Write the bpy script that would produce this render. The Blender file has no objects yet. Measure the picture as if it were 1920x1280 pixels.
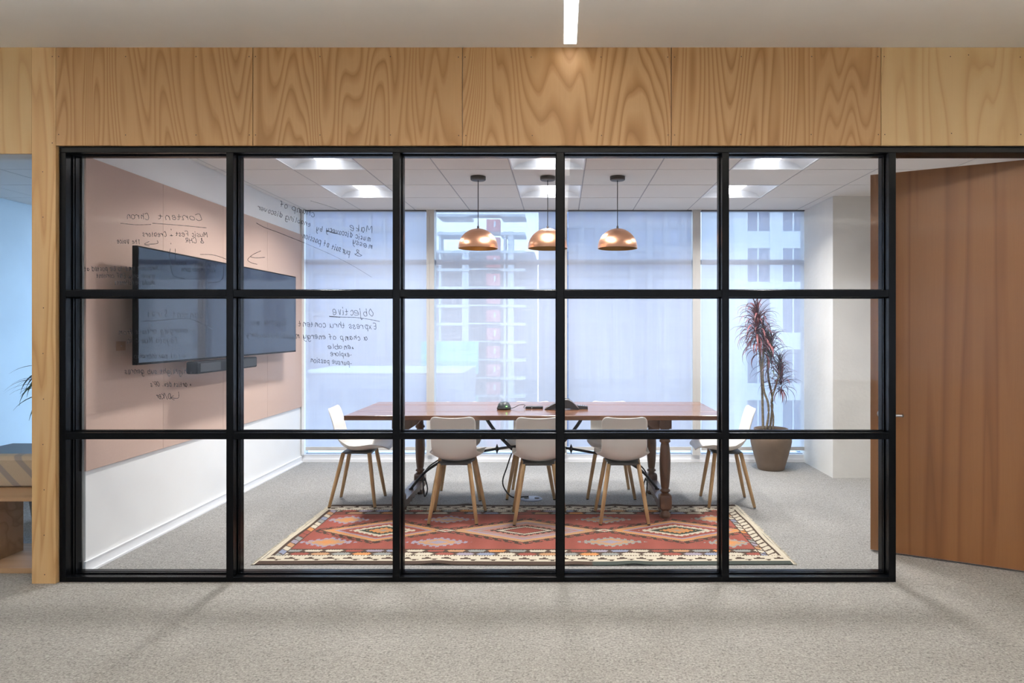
import bpy, bmesh, math, random
import numpy as np
from mathutils import Vector, Matrix
random.seed(7)
PI = math.pi
SC = bpy.context.scene
COL = SC.collection

# ------------------------------------------------------------ camera, sky, exposure
F = 1280.0            # focal length in pixels of the 1920 x 1280 frame
VX, VY = 1052.0, 617.0
H = 1.47              # eye height
cam = bpy.data.cameras.new('camera')
cam.sensor_width = 36.0
cam.lens = 36.0 * F / 1920.0
cam.shift_x = -(VX - 960.0) / 1920.0
cam.shift_y = (VY - 640.0) / 1920.0
cam.clip_end = 600
cam_o = bpy.data.objects.new('camera', cam); COL.objects.link(cam_o)
cam_o.location = (0, 0, H); cam_o.rotation_euler = (PI/2, 0, 0)
SC.camera = cam_o

world = bpy.data.worlds.new('sky'); SC.world = world; world.use_nodes = True
wn = world.node_tree; wn.nodes.clear()
wo = wn.nodes.new('ShaderNodeOutputWorld'); wb = wn.nodes.new('ShaderNodeBackground')
wt = wn.nodes.new('ShaderNodeTexCoord'); ws = wn.nodes.new('ShaderNodeSeparateXYZ'); wr = wn.nodes.new('ShaderNodeValToRGB')
wn.links.new(wt.outputs['Generated'], ws.inputs[0]); wn.links.new(ws.outputs['Z'], wr.inputs[0])
wr.color_ramp.elements[0].position = 0.0; wr.color_ramp.elements[0].color = (0.85, 0.91, 1.0, 1)
wr.color_ramp.elements[1].position = 0.5; wr.color_ramp.elements[1].color = (0.63, 0.77, 1.0, 1)
wn.links.new(wr.outputs[0], wb.inputs['Color'])
wb.inputs['Strength'].default_value = 2.8
wn.links.new(wb.outputs[0], wo.inputs[0])

STRIP_POWER = 5.0     # radiance of the hall ceiling strips
TROFFER_POWER = 5.5   # radiance of the lenses of the meeting room lights
UPLIGHT_POWER = 28.0    # radiance of the trays of the unseen uplights added to the hall
def area(name, parent, loc, sx, sy, watts, col, spread, rot=(0, 0, 0)):
    l = bpy.data.lights.new(name, 'AREA'); l.shape = 'RECTANGLE'; l.size = sx; l.size_y = sy
    l.energy = watts; l.color = col; l.spread = math.radians(spread)
    o = bpy.data.objects.new(name, l); COL.objects.link(o); o.parent = parent; o.location = loc; o.rotation_euler = rot
    return o
v = SC.view_settings
SC.display_settings.display_device = 'sRGB'
v.view_transform = 'Standard'; v.look = 'None'; v.gamma = 1.0; v.use_curve_mapping = False
v.exposure = 0.7
SC.cycles.use_denoising = True
SC.cycles.max_bounces = 10
SC.cycles.diffuse_bounces = 5
SC.cycles.glossy_bounces = 4
SC.cycles.transparent_max_bounces = 16
SC.cycles.caustics_reflective = False
SC.cycles.caustics_refractive = False
SC.cycles.sample_clamp_indirect = 6.0

# ------------------------------------------------------------ helpers
def pt(px, py, d):
    return Vector(((px - VX) * d / F, d, H - (py - VY) * d / F))
def X(px, d): return (px - VX) * d / F
def Z(py, d): return H - (py - VY) * d / F

class MB:
    def __init__(s): s.v = []; s.f = []; s.smooth = []
    def add(s, vs, fs, smooth=False):
        o = len(s.v); s.v += [tuple(p) for p in vs]
        for f in fs: s.f.append(tuple(i + o for i in f)); s.smooth.append(smooth)
        return s
    def box(s, x0, x1, y0, y1, z0, z1, M=None):
        vs = [Vector(p) for p in ((x0,y0,z0),(x1,y0,z0),(x1,y1,z0),(x0,y1,z0),(x0,y0,z1),(x1,y0,z1),(x1,y1,z1),(x0,y1,z1))]
        if M: vs = [M @ p for p in vs]
        return s.add(vs, [(0,3,2,1),(4,5,6,7),(0,1,5,4),(1,2,6,5),(2,3,7,6),(3,0,4,7)])
    def rings(s, rings, closed_caps=True, smooth=True):
        n = len(rings[0]); vs = [p for r in rings for p in r]; fs = []
        for i in range(len(rings)-1):
            for j in range(n):
                k = (j+1) % n
                fs.append((i*n+j, i*n+k, (i+1)*n+k, (i+1)*n+j))
        s.add(vs, fs, smooth)
        if closed_caps:
            s.add(rings[0], [tuple(range(n-1,-1,-1))]); s.add(rings[-1], [tuple(range(n))])
        return s
    def lathe(s, prof, c=(0,0,0), n=24, M=None, caps=True, smooth=True):
        rr = []
        for r, z in prof:
            ring = [Vector((c[0]+r*math.cos(2*PI*k/n), c[1]+r*math.sin(2*PI*k/n), c[2]+z)) for k in range(n)]
            if M: ring = [M @ p for p in ring]
            rr.append(ring)
        return s.rings(rr, caps, smooth)
    def tube(s, pts, r, n=8, caps=True):
        pts = [Vector(p) for p in pts]; rr = []
        rs = r if isinstance(r, (list, tuple)) else [r]*len(pts)
        up = Vector((0,0,1))
        for i, p in enumerate(pts):
            t = (pts[min(i+1,len(pts)-1)] - pts[max(i-1,0)]).normalized()
            a = t.cross(up)
            if a.length < 1e-3: a = t.cross(Vector((0,1,0)))
            a.normalize(); b = t.cross(a).normalized()
            rr.append([p + a*rs[i]*math.cos(2*PI*k/n) + b*rs[i]*math.sin(2*PI*k/n) for k in range(n)])
        return s.rings(rr, caps, True)
    def prism(s, poly, y0, y1, axis='y'):
        n = len(poly)
        def P(a, b, c): return (a, c, b) if axis == 'y' else ((c, a, b) if axis == 'x' else (a, b, c))
        vs = [P(a, b, y0) for a, b in poly] + [P(a, b, y1) for a, b in poly]
        fs = [tuple(range(n)), tuple(range(2*n-1, n-1, -1))] + [(i, i+n, (i+1)%n+n, (i+1)%n) for i in range(n)]
        return s.add(vs, fs)
    def mesh(s, name, mat=None, bevel=0):
        me = bpy.data.meshes.new(name); me.from_pydata(s.v, [], s.f)
        me.polygons.foreach_set('use_smooth', s.smooth)
        bm = bmesh.new(); bm.from_mesh(me)
        bmesh.ops.remove_doubles(bm, verts=bm.verts, dist=1e-6)
        bmesh.ops.recalc_face_normals(bm, faces=bm.faces)
        bm.to_mesh(me); bm.free()
        if mat: me.materials.append(mat)
        return me
    def build(s, name, mat, parent=None, bevel=0):
        o = bpy.data.objects.new(name, s.mesh(name, mat)); COL.objects.link(o)
        if parent: o.parent = parent
        if bevel:
            m = o.modifiers.new('bevel', 'BEVEL'); m.width = bevel; m.segments = 2; m.limit_method = 'ANGLE'; m.angle_limit = 0.7
        return o

def tag(o, label=None, cat=None, group=None, kind=None):
    if label: o['label'] = label
    if cat: o['category'] = cat
    if group: o['group'] = group
    if kind: o['kind'] = kind
    return o
def empty(name, loc=(0,0,0), rz=0, **k):
    o = bpy.data.objects.new(name, None); COL.objects.link(o); o.location = loc; o.rotation_euler = (0,0,rz)
    o.empty_display_size = 0.1
    return tag(o, **k)
def inst(name, me, parent, loc=(0,0,0), rot=(0,0,0), scale=(1,1,1)):
    o = bpy.data.objects.new(name, me); COL.objects.link(o); o.parent = parent
    o.location = loc; o.rotation_euler = rot; o.scale = scale
    return o
def copy_tree(root, loc=None, rz=None, label=None):
    def rec(o, parent):
        c = o.copy(); COL.objects.link(c); c.parent = parent
        for ch in list(kids.get(o.name, [])): rec(ch, c)
        return c
    kids = {}
    for o in COL.objects:
        if o.parent: kids.setdefault(o.parent.name, []).append(o)
    r = rec(root, None)
    if loc is not None: r.location = loc
    if rz is not None: r.rotation_euler = (0,0,rz)
    if label: r['label'] = label
    return r

# ------------------------------------------------------------ materials
def new_mat(name):
    m = bpy.data.materials.new(name); m.use_nodes = True
    nt = m.node_tree; b = nt.nodes['Principled BSDF']
    return m, nt, b
def N(nt, t, **k):
    n = nt.nodes.new(t)
    for a, b in k.items():
        if hasattr(n, a): setattr(n, a, b)
    return n
def mth(nt, op, a, b=None, c=None):
    n = nt.nodes.new('ShaderNodeMath'); n.operation = op
    for i, x in enumerate((a, b, c)):
        if x is None: continue
        if isinstance(x, (int, float)): n.inputs[i].default_value = x
        else: nt.links.new(x, n.inputs[i])
    return n.outputs[0]
def ramp(nt, fac, stops):
    r = nt.nodes.new('ShaderNodeValToRGB'); nt.links.new(fac, r.inputs[0])
    e = r.color_ramp.elements
    while len(e) < len(stops): e.new(0.5)
    for el, (p, c) in zip(e, stops):
        el.position = p; el.color = (*c, 1)
    return r.outputs[0]
def coords(nt, scale=(1,1,1), rnd=0.0, kind='Object'):
    tc = nt.nodes.new('ShaderNodeTexCoord'); mp = nt.nodes.new('ShaderNodeMapping')
    mp.inputs['Scale'].default_value = scale
    nt.links.new(tc.outputs[kind], mp.inputs['Vector'])
    if rnd:
        oi = nt.nodes.new('ShaderNodeObjectInfo')
        k = mth(nt, 'MULTIPLY', oi.outputs['Random'], rnd)
        nt.links.new(k, mp.inputs['Location'])
    return mp.outputs[0]
def noise(nt, vec, scale, detail=2.0, rough=0.5, dist=0.0):
    n = nt.nodes.new('ShaderNodeTexNoise'); nt.links.new(vec, n.inputs['Vector'])
    n.inputs['Scale'].default_value = scale; n.inputs['Detail'].default_value = detail
    n.inputs['Roughness'].default_value = rough; n.inputs['Distortion'].default_value = dist
    return n.outputs[0]
def bump(nt, b, h, strength=0.2, dist=0.01):
    n = nt.nodes.new('ShaderNodeBump'); n.inputs['Strength'].default_value = strength; n.inputs['Distance'].default_value = dist
    nt.links.new(h, n.inputs['Height']); nt.links.new(n.outputs[0], b.inputs['Normal'])
def mixc(nt, f, a, b):
    n = nt.nodes.new('ShaderNodeMix'); n.data_type = 'RGBA'
    if isinstance(f, (int, float)): n.inputs[0].default_value = f
    else: nt.links.new(f, n.inputs[0])
    for i, x in ((6, a), (7, b)):
        if isinstance(x, tuple): n.inputs[i].default_value = (*x, 1)
        else: nt.links.new(x, n.inputs[i])
    return n.outputs[2]
def plain(name, col, rough=0.6, metal=0.0, vary=0.05, vs=6.0, bmp=0.0, bs=200.0, spec=0.5, coat=0.0, stretch=(1,1,1)):
    m, nt, b = new_mat(name)
    c = coords(nt, stretch)
    n = noise(nt, c, vs, 3)
    lo = tuple(x*(1-vary) for x in col); hi = tuple(min(1, x*(1+vary)) for x in col)
    nt.links.new(ramp(nt, n, [(0.3, lo), (0.7, hi)]), b.inputs['Base Color'])
    b.inputs['Roughness'].default_value = rough; b.inputs['Metallic'].default_value = metal
    b.inputs['Specular IOR Level'].default_value = spec
    b.inputs['Coat Weight'].default_value = coat; b.inputs['Coat Roughness'].default_value = 0.12
    if bmp: bump(nt, b, noise(nt, c, bs, 2), bmp, 0.004)
    return m
def emit(name, col, s):
    m, nt, b = new_mat(name)
    b.inputs['Base Color'].default_value = (*col, 1)
    b.inputs['Emission Color'].default_value = (*col, 1); b.inputs['Emission Strength'].default_value = s
    return m

def figured_wood(name, light, mid, dark, freq=46, sx=1.9, sz=0.34, fine=0.35, rough=0.5, coat=0.0, rnd=37.0, contrast=0.75, fig=0.55, axis='z', yy=1.0):
    """contour-like figure of rotary-cut veneer: bands of a stretched noise field"""
    m, nt, b = new_mat(name)
    sc = {'z': (sx, sx*yy, sz), 'x': (sz, sx, sx), 'y': (sx, sz, sx)}[axis]
    c = coords(nt, sc, rnd)
    n1 = noise(nt, c, 1.0, 2.2, fig, 0.35)
    s1 = mth(nt, 'FRACT', mth(nt, 'MULTIPLY', n1, freq/6.283))
    fsc = {'z': (150, 150, 4.0), 'x': (4, 150, 150), 'y': (150, 4, 150)}[axis]
    c2 = coords(nt, fsc, rnd)
    n2 = noise(nt, c2, 1.0, 2, 0.6)
    c3 = coords(nt, tuple(q*0.9 for q in sc), rnd*1.7)
    n3 = noise(nt, c3, 0.9, 1.5)
    base = ramp(nt, s1, [(0.0, mid), (0.10, light), (0.45, light), (0.72, mid), (0.90, dark), (0.97, mid)])
    tone = mixc(nt, mth(nt, 'MULTIPLY', n3, contrast), base, mid)
    out = mixc(nt, mth(nt, 'MULTIPLY', mth(nt, 'SUBTRACT', n2, 0.35), fine), tone, dark)
    nt.links.new(out, b.inputs['Base Color'])
    b.inputs['Roughness'].default_value = rough
    b.inputs['Coat Weight'].default_value = coat; b.inputs['Coat Roughness'].default_value = 0.08
    bump(nt, b, n2, 0.08, 0.002)
    return m

M = {}
M['ply'] = figured_wood('orange_plywood', (0.47, 0.285, 0.128), (0.37, 0.195, 0.068), (0.25, 0.115, 0.030), freq=240, sx=2.0, sz=0.26, fig=0.5)
M['ply_pale'] = figured_wood('pale_plywood', (0.56, 0.385, 0.185), (0.52, 0.34, 0.15), (0.42, 0.25, 0.095), freq=90, sx=2.6, sz=0.3, contrast=0.95, fine=0.25)
M['post'] = figured_wood('post_timber', (0.62, 0.41, 0.20), (0.54, 0.33, 0.14), (0.42, 0.23, 0.08), freq=60, sx=4.5, sz=0.4, contrast=0.8)
M['door'] = figured_wood('cherry_veneer', (0.27, 0.118, 0.040), (0.225, 0.090, 0.028), (0.18, 0.068, 0.019), freq=40, sx=4.0, sz=0.10, fine=0.4, rough=0.36, coat=0.12, contrast=0.6, yy=1.0)
M['table_top'] = figured_wood('red_brown_board', (0.20, 0.092, 0.048), (0.16, 0.068, 0.033), (0.10, 0.038, 0.018), freq=30, sx=3.5, sz=0.4, axis='x', rough=0.22, coat=0.25)
M['table_leg'] = figured_wood('dark_turned_wood', (0.115, 0.048, 0.020), (0.080, 0.031, 0.012), (0.042, 0.015, 0.006), freq=34, sx=6, sz=1.2, rough=0.4, coat=0.15)
M['oak'] = figured_wood('oak_leg', (0.50, 0.32, 0.155), (0.45, 0.27, 0.12), (0.36, 0.20, 0.085), freq=40, sx=9, sz=1.0, rough=0.55)
M['bench'] = figured_wood('bench_wood', (0.42, 0.265, 0.15), (0.36, 0.215, 0.11), (0.27, 0.15, 0.07), freq=36, sx=5, sz=0.5, axis='x', rough=0.55)
M['white'] = plain('white_paint', (0.80, 0.80, 0.79), 0.75, vary=0.015, bmp=0.03, bs=300)
M['white_semi'] = plain('white_trim_paint', (0.82, 0.83, 0.85), 0.4, vary=0.01)
M['concrete'] = plain('white_painted_concrete', (0.74, 0.73, 0.69), 0.85, vary=0.05, vs=3, bmp=0.5, bs=28)
M['hall_ceiling'] = plain('hall_ceiling_paint', (0.89, 0.87, 0.83), 0.9, vary=0.01)
M['hall_wall'] = plain('hall_wall_paint', (0.72, 0.71, 0.69), 0.85, vary=0.01)
M['black'] = plain('black_metal', (0.0022, 0.0026, 0.0034), 0.27, vary=0.1, spec=0.14)
M['gap'] = plain('black_gasket', (0.006, 0.006, 0.006), 0.8)
M['tile'] = plain('ceiling_tile', (0.76, 0.735, 0.70), 0.95, vary=0.02, vs=2, bmp=0.2, bs=260)
M['grid'] = plain('ceiling_grid', (0.36, 0.36, 0.37), 0.6)
M['felt'] = None
M['tv_body'] = plain('tv_plastic', (0.006, 0.006, 0.007), 0.6, spec=0.1)
M['alu'] = plain('anodised_mullion', (0.56, 0.545, 0.52), 0.5, vary=0.02)
M['alu_out'] = plain('grey_window_frame', (0.40, 0.42, 0.48), 0.5, vary=0.02)
M['shell'] = plain('cream_plastic', (0.74, 0.71, 0.655), 0.42, vary=0.01)
M['base_grey'] = plain('dark_grey_base', (0.055, 0.052, 0.050), 0.5)
M['iron'] = plain('black_iron', (0.016, 0.017, 0.020), 0.45, metal=0.6)
M['rubber'] = plain('black_rubber', (0.012, 0.012, 0.012), 0.6)
M['steel'] = plain('brushed_steel', (0.60, 0.60, 0.62), 0.28, metal=1.0)
M['box_metal'] = plain('blue_grey_metal', (0.22, 0.25, 0.33), 0.4)
M['canopy'] = plain('dark_bronze', (0.045, 0.038, 0.034), 0.5, metal=0.3)
M['pot'] = plain('brown_clay', (0.165, 0.115, 0.08), 0.7, vary=0.16, vs=5, bmp=0.4, bs=60)
M['soil'] = plain('soil', (0.035, 0.024, 0.016), 0.95, vary=0.4, vs=40, bmp=0.8, bs=80)
M['stem'] = plain('ringed_stem', (0.20, 0.165, 0.115), 0.85, vary=0.35, vs=20, stretch=(1,1,6), bmp=0.5, bs=60)
M['leaf_red'] = plain('burgundy_leaf', (0.235, 0.070, 0.075), 0.45, vary=0.35, vs=9)
M['leaf_dark'] = plain('dark_purple_leaf', (0.095, 0.045, 0.065), 0.45, vary=0.3, vs=9)
M['leaf_green'] = plain('olive_leaf', (0.13, 0.14, 0.06), 0.45, vary=0.3, vs=9)
M['palm'] = plain('palm_green', (0.012, 0.040, 0.028), 0.5, vary=0.3)
M['ink'] = plain('marker_ink', (0.035, 0.035, 0.045), 0.7, vary=0.6, vs=30)
M['plate'] = plain('tan_plate', (0.42, 0.25, 0.16), 0.6)
M['fringe'] = plain('cream_wool', (0.66, 0.60, 0.48), 0.95, vary=0.15, vs=30, bmp=0.6, bs=150)
M['pocket'] = plain('shade_pocket', (0.10, 0.10, 0.11), 0.7)

# felt
m, nt, b = new_mat('pink_beige_felt'); c = coords(nt)
f = noise(nt, c, 420, 2, 0.7); g = noise(nt, c, 2.2, 2)
cc = ramp(nt, f, [(0.25, (0.52, 0.375, 0.31)), (0.75, (0.64, 0.475, 0.40))])
nt.links.new(mixc(nt, mth(nt, 'MULTIPLY', g, 0.25), cc, (0.55, 0.41, 0.35)), b.inputs['Base Color'])
b.inputs['Roughness'].default_value = 1.0; b.inputs['Specular IOR Level'].default_value = 0.1
bump(nt, b, f, 0.3, 0.003); M['felt'] = m

# carpet
def carpet(name, lo, hi):
    m, nt, b = new_mat(name); c = coords(nt)
    f = noise(nt, c, 95, 3.5, 0.72, 0.4); g = noise(nt, c, 1.3, 3); cs = coords(nt, (0.5, 1.3, 1)); st = noise(nt, cs, 55, 2, 0.6, 1.5)
    k = mth(nt, 'ADD', mth(nt, 'MULTIPLY', f, 0.72), mth(nt, 'MULTIPLY', st, 0.28))
    cc = ramp(nt, k, [(0.30, lo), (0.46, tuple((x+y)/2 for x, y in zip(lo, hi))), (0.66, hi)])
    nt.links.new(mixc(nt, mth(nt, 'MULTIPLY', g, 0.22), cc, lo), b.inputs['Base Color'])
    b.inputs['Roughness'].default_value = 1.0; b.inputs['Specular IOR Level'].default_value = 0.05
    bump(nt, b, k, 0.7, 0.008)
    return m
M['carpet'] = carpet('grey_loop_carpet', (0.085, 0.083, 0.079), (0.50, 0.485, 0.46))

# thin glass: clear with a Schlick mirror on top
def glass(name, tint=(0.97, 0.985, 1.0), f0=0.045):
    m = bpy.data.materials.new(name); m.use_nodes = True; nt = m.node_tree; nt.nodes.clear()
    o = N(nt, 'ShaderNodeOutputMaterial'); t = N(nt, 'ShaderNodeBsdfTransparent'); g = N(nt, 'ShaderNodeBsdfGlossy'); mx = N(nt, 'ShaderNodeMixShader')
    t.inputs[0].default_value = (*tint, 1); g.inputs['Roughness'].default_value = 0.0
    lw = N(nt, 'ShaderNodeLayerWeight'); lw.inputs['Blend'].default_value = 0.5
    p = mth(nt, 'POWER', lw.outputs['Facing'], 5.0)
    nt.links.new(mth(nt, 'MULTIPLY_ADD', p, 0.9, f0), mx.inputs[0])
    nt.links.new(t.outputs[0], mx.inputs[1]); nt.links.new(g.outputs[0], mx.inputs[2]); nt.links.new(mx.outputs[0], o.inputs[0])
    return m
M['glass'] = glass('clear_glass', f0=0.016)
M['glass_out'] = glass('window_glass', (0.86, 0.93, 0.97), 0.03)

# roller shade weave: part open, part translucent
m = bpy.data.materials.new('screen_shade_weave'); m.use_nodes = True; nt = m.node_tree; nt.nodes.clear()
o = N(nt, 'ShaderNodeOutputMaterial'); tr = N(nt, 'ShaderNodeBsdfTransparent'); tl = N(nt, 'ShaderNodeBsdfTranslucent'); df = N(nt, 'ShaderNodeBsdfDiffuse')
c = coords(nt, (60, 1, 1.2)); n1 = noise(nt, c, 1.0, 3, 0.7)
c2 = coords(nt, (1, 1, 130)); n2 = noise(nt, c2, 1.0, 1)
k = mth(nt, 'ADD', mth(nt, 'MULTIPLY', n1, 0.7), mth(nt, 'MULTIPLY', n2, 0.3))
col = ramp(nt, k, [(0.3, (0.66, 0.655, 0.68)), (0.7, (0.80, 0.795, 0.82))])
nt.links.new(col, tl.inputs[0]); nt.links.new(col, df.inputs[0]); tr.inputs[0].default_value = (0.95, 0.97, 1, 1)
m1 = N(nt, 'ShaderNodeMixShader'); m1.inputs[0].default_value = 0.60
nt.links.new(tl.outputs[0], m1.inputs[1]); nt.links.new(df.outputs[0], m1.inputs[2])
m2 = N(nt, 'ShaderNodeMixShader'); nt.links.new(mth(nt, 'MULTIPLY_ADD', k, 0.16, 0.42), m2.inputs[0])
nt.links.new(m1.outputs[0], m2.inputs[1]); nt.links.new(tr.outputs[0], m2.inputs[2]); nt.links.new(m2.outputs[0], o.inputs[0])
M['shade'] = m

# copper, brushed
m, nt, b = new_mat('brushed_copper'); c = coords(nt, (1, 1, 60)); n1 = noise(nt, c, 6, 2)
nt.links.new(ramp(nt, n1, [(0.3, (0.78, 0.40, 0.24)), (0.7, (0.88, 0.50, 0.32))]), b.inputs['Base Color'])
b.inputs['Metallic'].default_value = 1.0; b.inputs['Roughness'].default_value = 0.31; b.inputs['Anisotropic'].default_value = 0.5
M['copper'] = m
M['screw_head'] = plain('dull_screw', (0.07, 0.045, 0.03), 0.6)
M['copper_in'] = plain('lamp_inside', (0.42, 0.22, 0.06), 0.45, metal=0.7)

# television glass
m, nt, b = new_mat('screen_glass'); b.inputs['Base Color'].default_value = (0.005, 0.012, 0.030, 1)
b.inputs['Roughness'].default_value = 0.035; b.inputs['Specular IOR Level'].default_value = 0.4; b.inputs['Coat Weight'].default_value = 0.0
M['screen'] = m
# woven colours of the rug come from a colour attribute computed below
m, nt, b = new_mat('kilim_wool'); a = N(nt, 'ShaderNodeAttribute'); a.attribute_name = 'weave'
c = coords(nt, (1, 5, 1)); f = noise(nt, c, 120, 3, 0.7)
nt.links.new(mixc(nt, mth(nt, 'MULTIPLY', f, 0.45), a.outputs['Color'], mixc(nt, 0.5, a.outputs['Color'], (0.05, 0.035, 0.03))), b.inputs['Base Color'])
b.inputs['Roughness'].default_value = 1.0; b.inputs['Specular IOR Level'].default_value = 0.05
bump(nt, b, f, 0.4, 0.003); M['rug'] = m
# striped cushion
m, nt, b = new_mat('striped_tweed'); c = coords(nt); w = N(nt, 'ShaderNodeTexWave'); w.inputs['Scale'].default_value = 2.6; w.inputs['Distortion'].default_value = 0.4
mp = N(nt, 'ShaderNodeMapping'); mp.inputs['Rotation'].default_value = (0, 0.75, 0); nt.links.new(c, mp.inputs[0]); nt.links.new(mp.outputs[0], w.inputs[0])
f = noise(nt, c, 160, 2, 0.7); s = ramp(nt, w.outputs['Fac'], [(0.74, (0.46, 0.37, 0.27)), (0.86, (0.27, 0.25, 0.24))])
nt.links.new(mixc(nt, mth(nt, 'MULTIPLY', f, 0.4), s, (0.24, 0.18, 0.13)), b.inputs['Base Color']); b.inputs['Roughness'].default_value = 1
bump(nt, b, f, 0.4, 0.003); M['tweed'] = m

M['strip'] = emit('strip_diffuser', (1.0, 0.93, 0.83), STRIP_POWER)
M['tray'] = emit('added_uplight_tray', (1.0, 0.95, 0.88), UPLIGHT_POWER)
M['lens'] = emit('troffer_lens', (1.0, 0.95, 0.90), TROFFER_POWER)
M['bulb_off'] = plain('unlit_bulb_glass', (0.35, 0.30, 0.24), 0.2)
M['bulb'] = emit('warm_bulb', (1.0, 0.62, 0.22), 5.0)
M['led'] = emit('green_led', (0.2, 1.0, 0.15), 3.0)
# ------------------------------------------------------------ key depths (metres from the eye)
YP = 3.945     # face of the plywood
YF0, YF1 = 3.968, 4.104   # steel frame
YG = 4.036     # glass
YB = 7.56      # far wall
XL = -2.873    # felt wall
ZC = 2.783     # meeting room ceiling
ZH = 3.098     # hall ceiling
ZOP = 2.530    # top of the openings
XR = 3.55      # right wall of the meeting room
XB = -5.61     # left wall of the neighbouring room
S = 'structure'

# ------------------------------------------------------------ floors, ceilings, walls
floor = MB().box(-9, 9, -6, YB+0.1, -0.12, 0).build('floor', M['carpet']); tag(floor, kind=S)
hc = MB().box(-9, 9, -6, YP+0.14, ZH, ZH+0.15).build('ceiling', M['hall_ceiling']); tag(hc, kind=S)
MB().box(-9, 9, -6.2, -6, 0, 0.42).box(-9, 9, -6.2, -6, 2.5, ZH).build('wall_rear', M['hall_wall'])['kind'] = S
for i, x in enumerate((-9, -5.5, -2, 1.5, 5, 8.6)):
    o = MB().box(x, x+0.5, -6.2, -6.0, 0.42, 2.5).build('wall_rear_pier', M['hall_wall']); o['kind'] = S
    if x < 8:
        q = empty('window_rear', (0, 0, 0)); q['kind'] = S
        MB().box(x+0.5, x+3.5 if x < 5 else 8.6, -6.105, -6.1, 0.42, 2.5).build('shade_fabric', M['shade'], q)  # unseen shade sheets added to dim the rear windows mirrored in the glass
MB().box(-9.2, -9, -6.2, YP+0.14, 0, ZH).build('wall_hall_left', M['hall_wall'])['kind'] = S
MB().box(9, 9.2, -6.2, YP+0.14, 0, ZH).build('wall_hall_right', M['hall_wall'])['kind'] = S

# front wall behind the plywood
XPL, XPR = X(60, YP), X(104.3, YP)
fw = MB().box(-9, -6.0, YP+0.018, YF1, 0, ZH).box(-6.0, XPL+0.001, YP+0.018, YF1, Z(288, YP)+0.004, ZH).box(XPL+0.004, XPR-0.006, YP+0.018, YF1+0.02, 0, ZH) \
    .box(XPR-0.006, 2.93, YP+0.018, YF1, ZOP+0.006, ZH).box(2.93, 9, YP+0.018, YF1, 0, ZH).build('wall_front', M['hall_wall']); fw['kind'] = S
# plywood facing, panel by panel
jt = 0.0016
def ply(x0, x1, z0, z1, mat):
    o = MB().box(x0+jt, x1-jt, YP, YP+0.018, z0, z1).build('plywood_panel', M[mat], fw, bevel=0.0012); return o
cuts = [104.3, 474, 867, 1258.6, 1652, 2045, 2438]
zt = Z(88.5, YP) + 0.002
for i in range(6):
    ply(X(cuts[i], YP), X(cuts[i+1], YP), ZOP+0.001, min(zt, ZH), 'ply' if i < 4 else 'ply_pale')
# L-shaped pale sheet: header left of the post and the post itself
zl = Z(288, YP)
ply(X(-340, YP), XPL-0.0, zl, ZH, 'ply_pale')
mb = MB(); mb.box(XPL+jt-0.003, XPR, YP, YP+0.018, 0, ZH)
p = mb.build('post_facing', M['post'], fw, bevel=0.0012)
MB().box(XPR-0.012, XPR-0.0005, YP+0.0185, YF0+0.01, 0, ZOP).build('post_return', M['post'], fw)
MB().box(XPL, XPL+0.004, YP+0.0185, YF1+0.018, 0, zl).build('post_return', M['post'], fw)
o = MB().box(2.93, 9, YP, YP+0.018, 0, ZOP).build('plywood_panel', M['ply_pale'], fw)
# screws in the sheets
sm = MB().lathe([(0.0032, 0), (0.0032, 0.001), (0.001, 0.0012)], n=10, M=Matrix.Rotation(PI/2, 4, 'X')).mesh('screw', M['screw_head'])
scr = [(98,106),(98,268),(110,106),(235.5,106),(367.5,106),(467,106),(479,106),(110,252),(235.5,253),(367.5,253),(467.5,253),(479,253),
       (859.5,107),(872,107),(996,107),(1127,107),(1252,107),(1265,107),(860,254),(873.5,254),(998,254),(1128,254),(1252.7,253),(1265,253),
       (1390,106),(1522,106),(1646,106),(1658,106),(1782,106),(1816,103),(1913,107),(1389,252),(1521,252),(1647,252),(1659,252),(1784,250),(1914,252),
       (80,322),(80.5,407),(81.5,577),(80.7,662.5),(81.5,748),(80.5,833),(82.7,918),(82.7,1003),(83.7,1077),(600,106),(732,106),(600,253),(732,253)]
for x, y in scr:
    q = pt(x, y, YP); inst('screw', sm, fw, (q.x, YP+0.0004, q.z))

# meeting room shell
MB().box(XL-0.13, XL, YF1+0.021, YB, 0, 2.95).build('wall_left', M['white'])['kind'] = S
MB().box(XR, XR+0.12, YF1+0.001, YB, 0, 2.95).build('wall_right', M['white'])['kind'] = S
MB().box(2.685, XR, 6.745, YB+0.1, 0, ZC+0.01).build('wall_column', M['concrete'])['kind'] = S
MB().box(XB-0.12, XB, YF1+0.001, YB, 0, 2.95).build('wall_left_room', plain('daylight_tinted_wall', (0.68, 0.84, 0.97), 0.8, vary=0.04, vs=2))['kind'] = S  # blue of the window light put into the wall colour
MB().box(XL, XL+0.012, YF1+0.003, YB-0.02, 0.0, 0.066).box(XL, XL+0.016, YF1+0.003, YB-0.02, 0.066, 0.071).box(XL+0.012, XL+0.026, YF1+0.003, YB-0.02, 0.0, 0.012).build('baseboard_left', M['white_semi'])['kind'] = S

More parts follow.
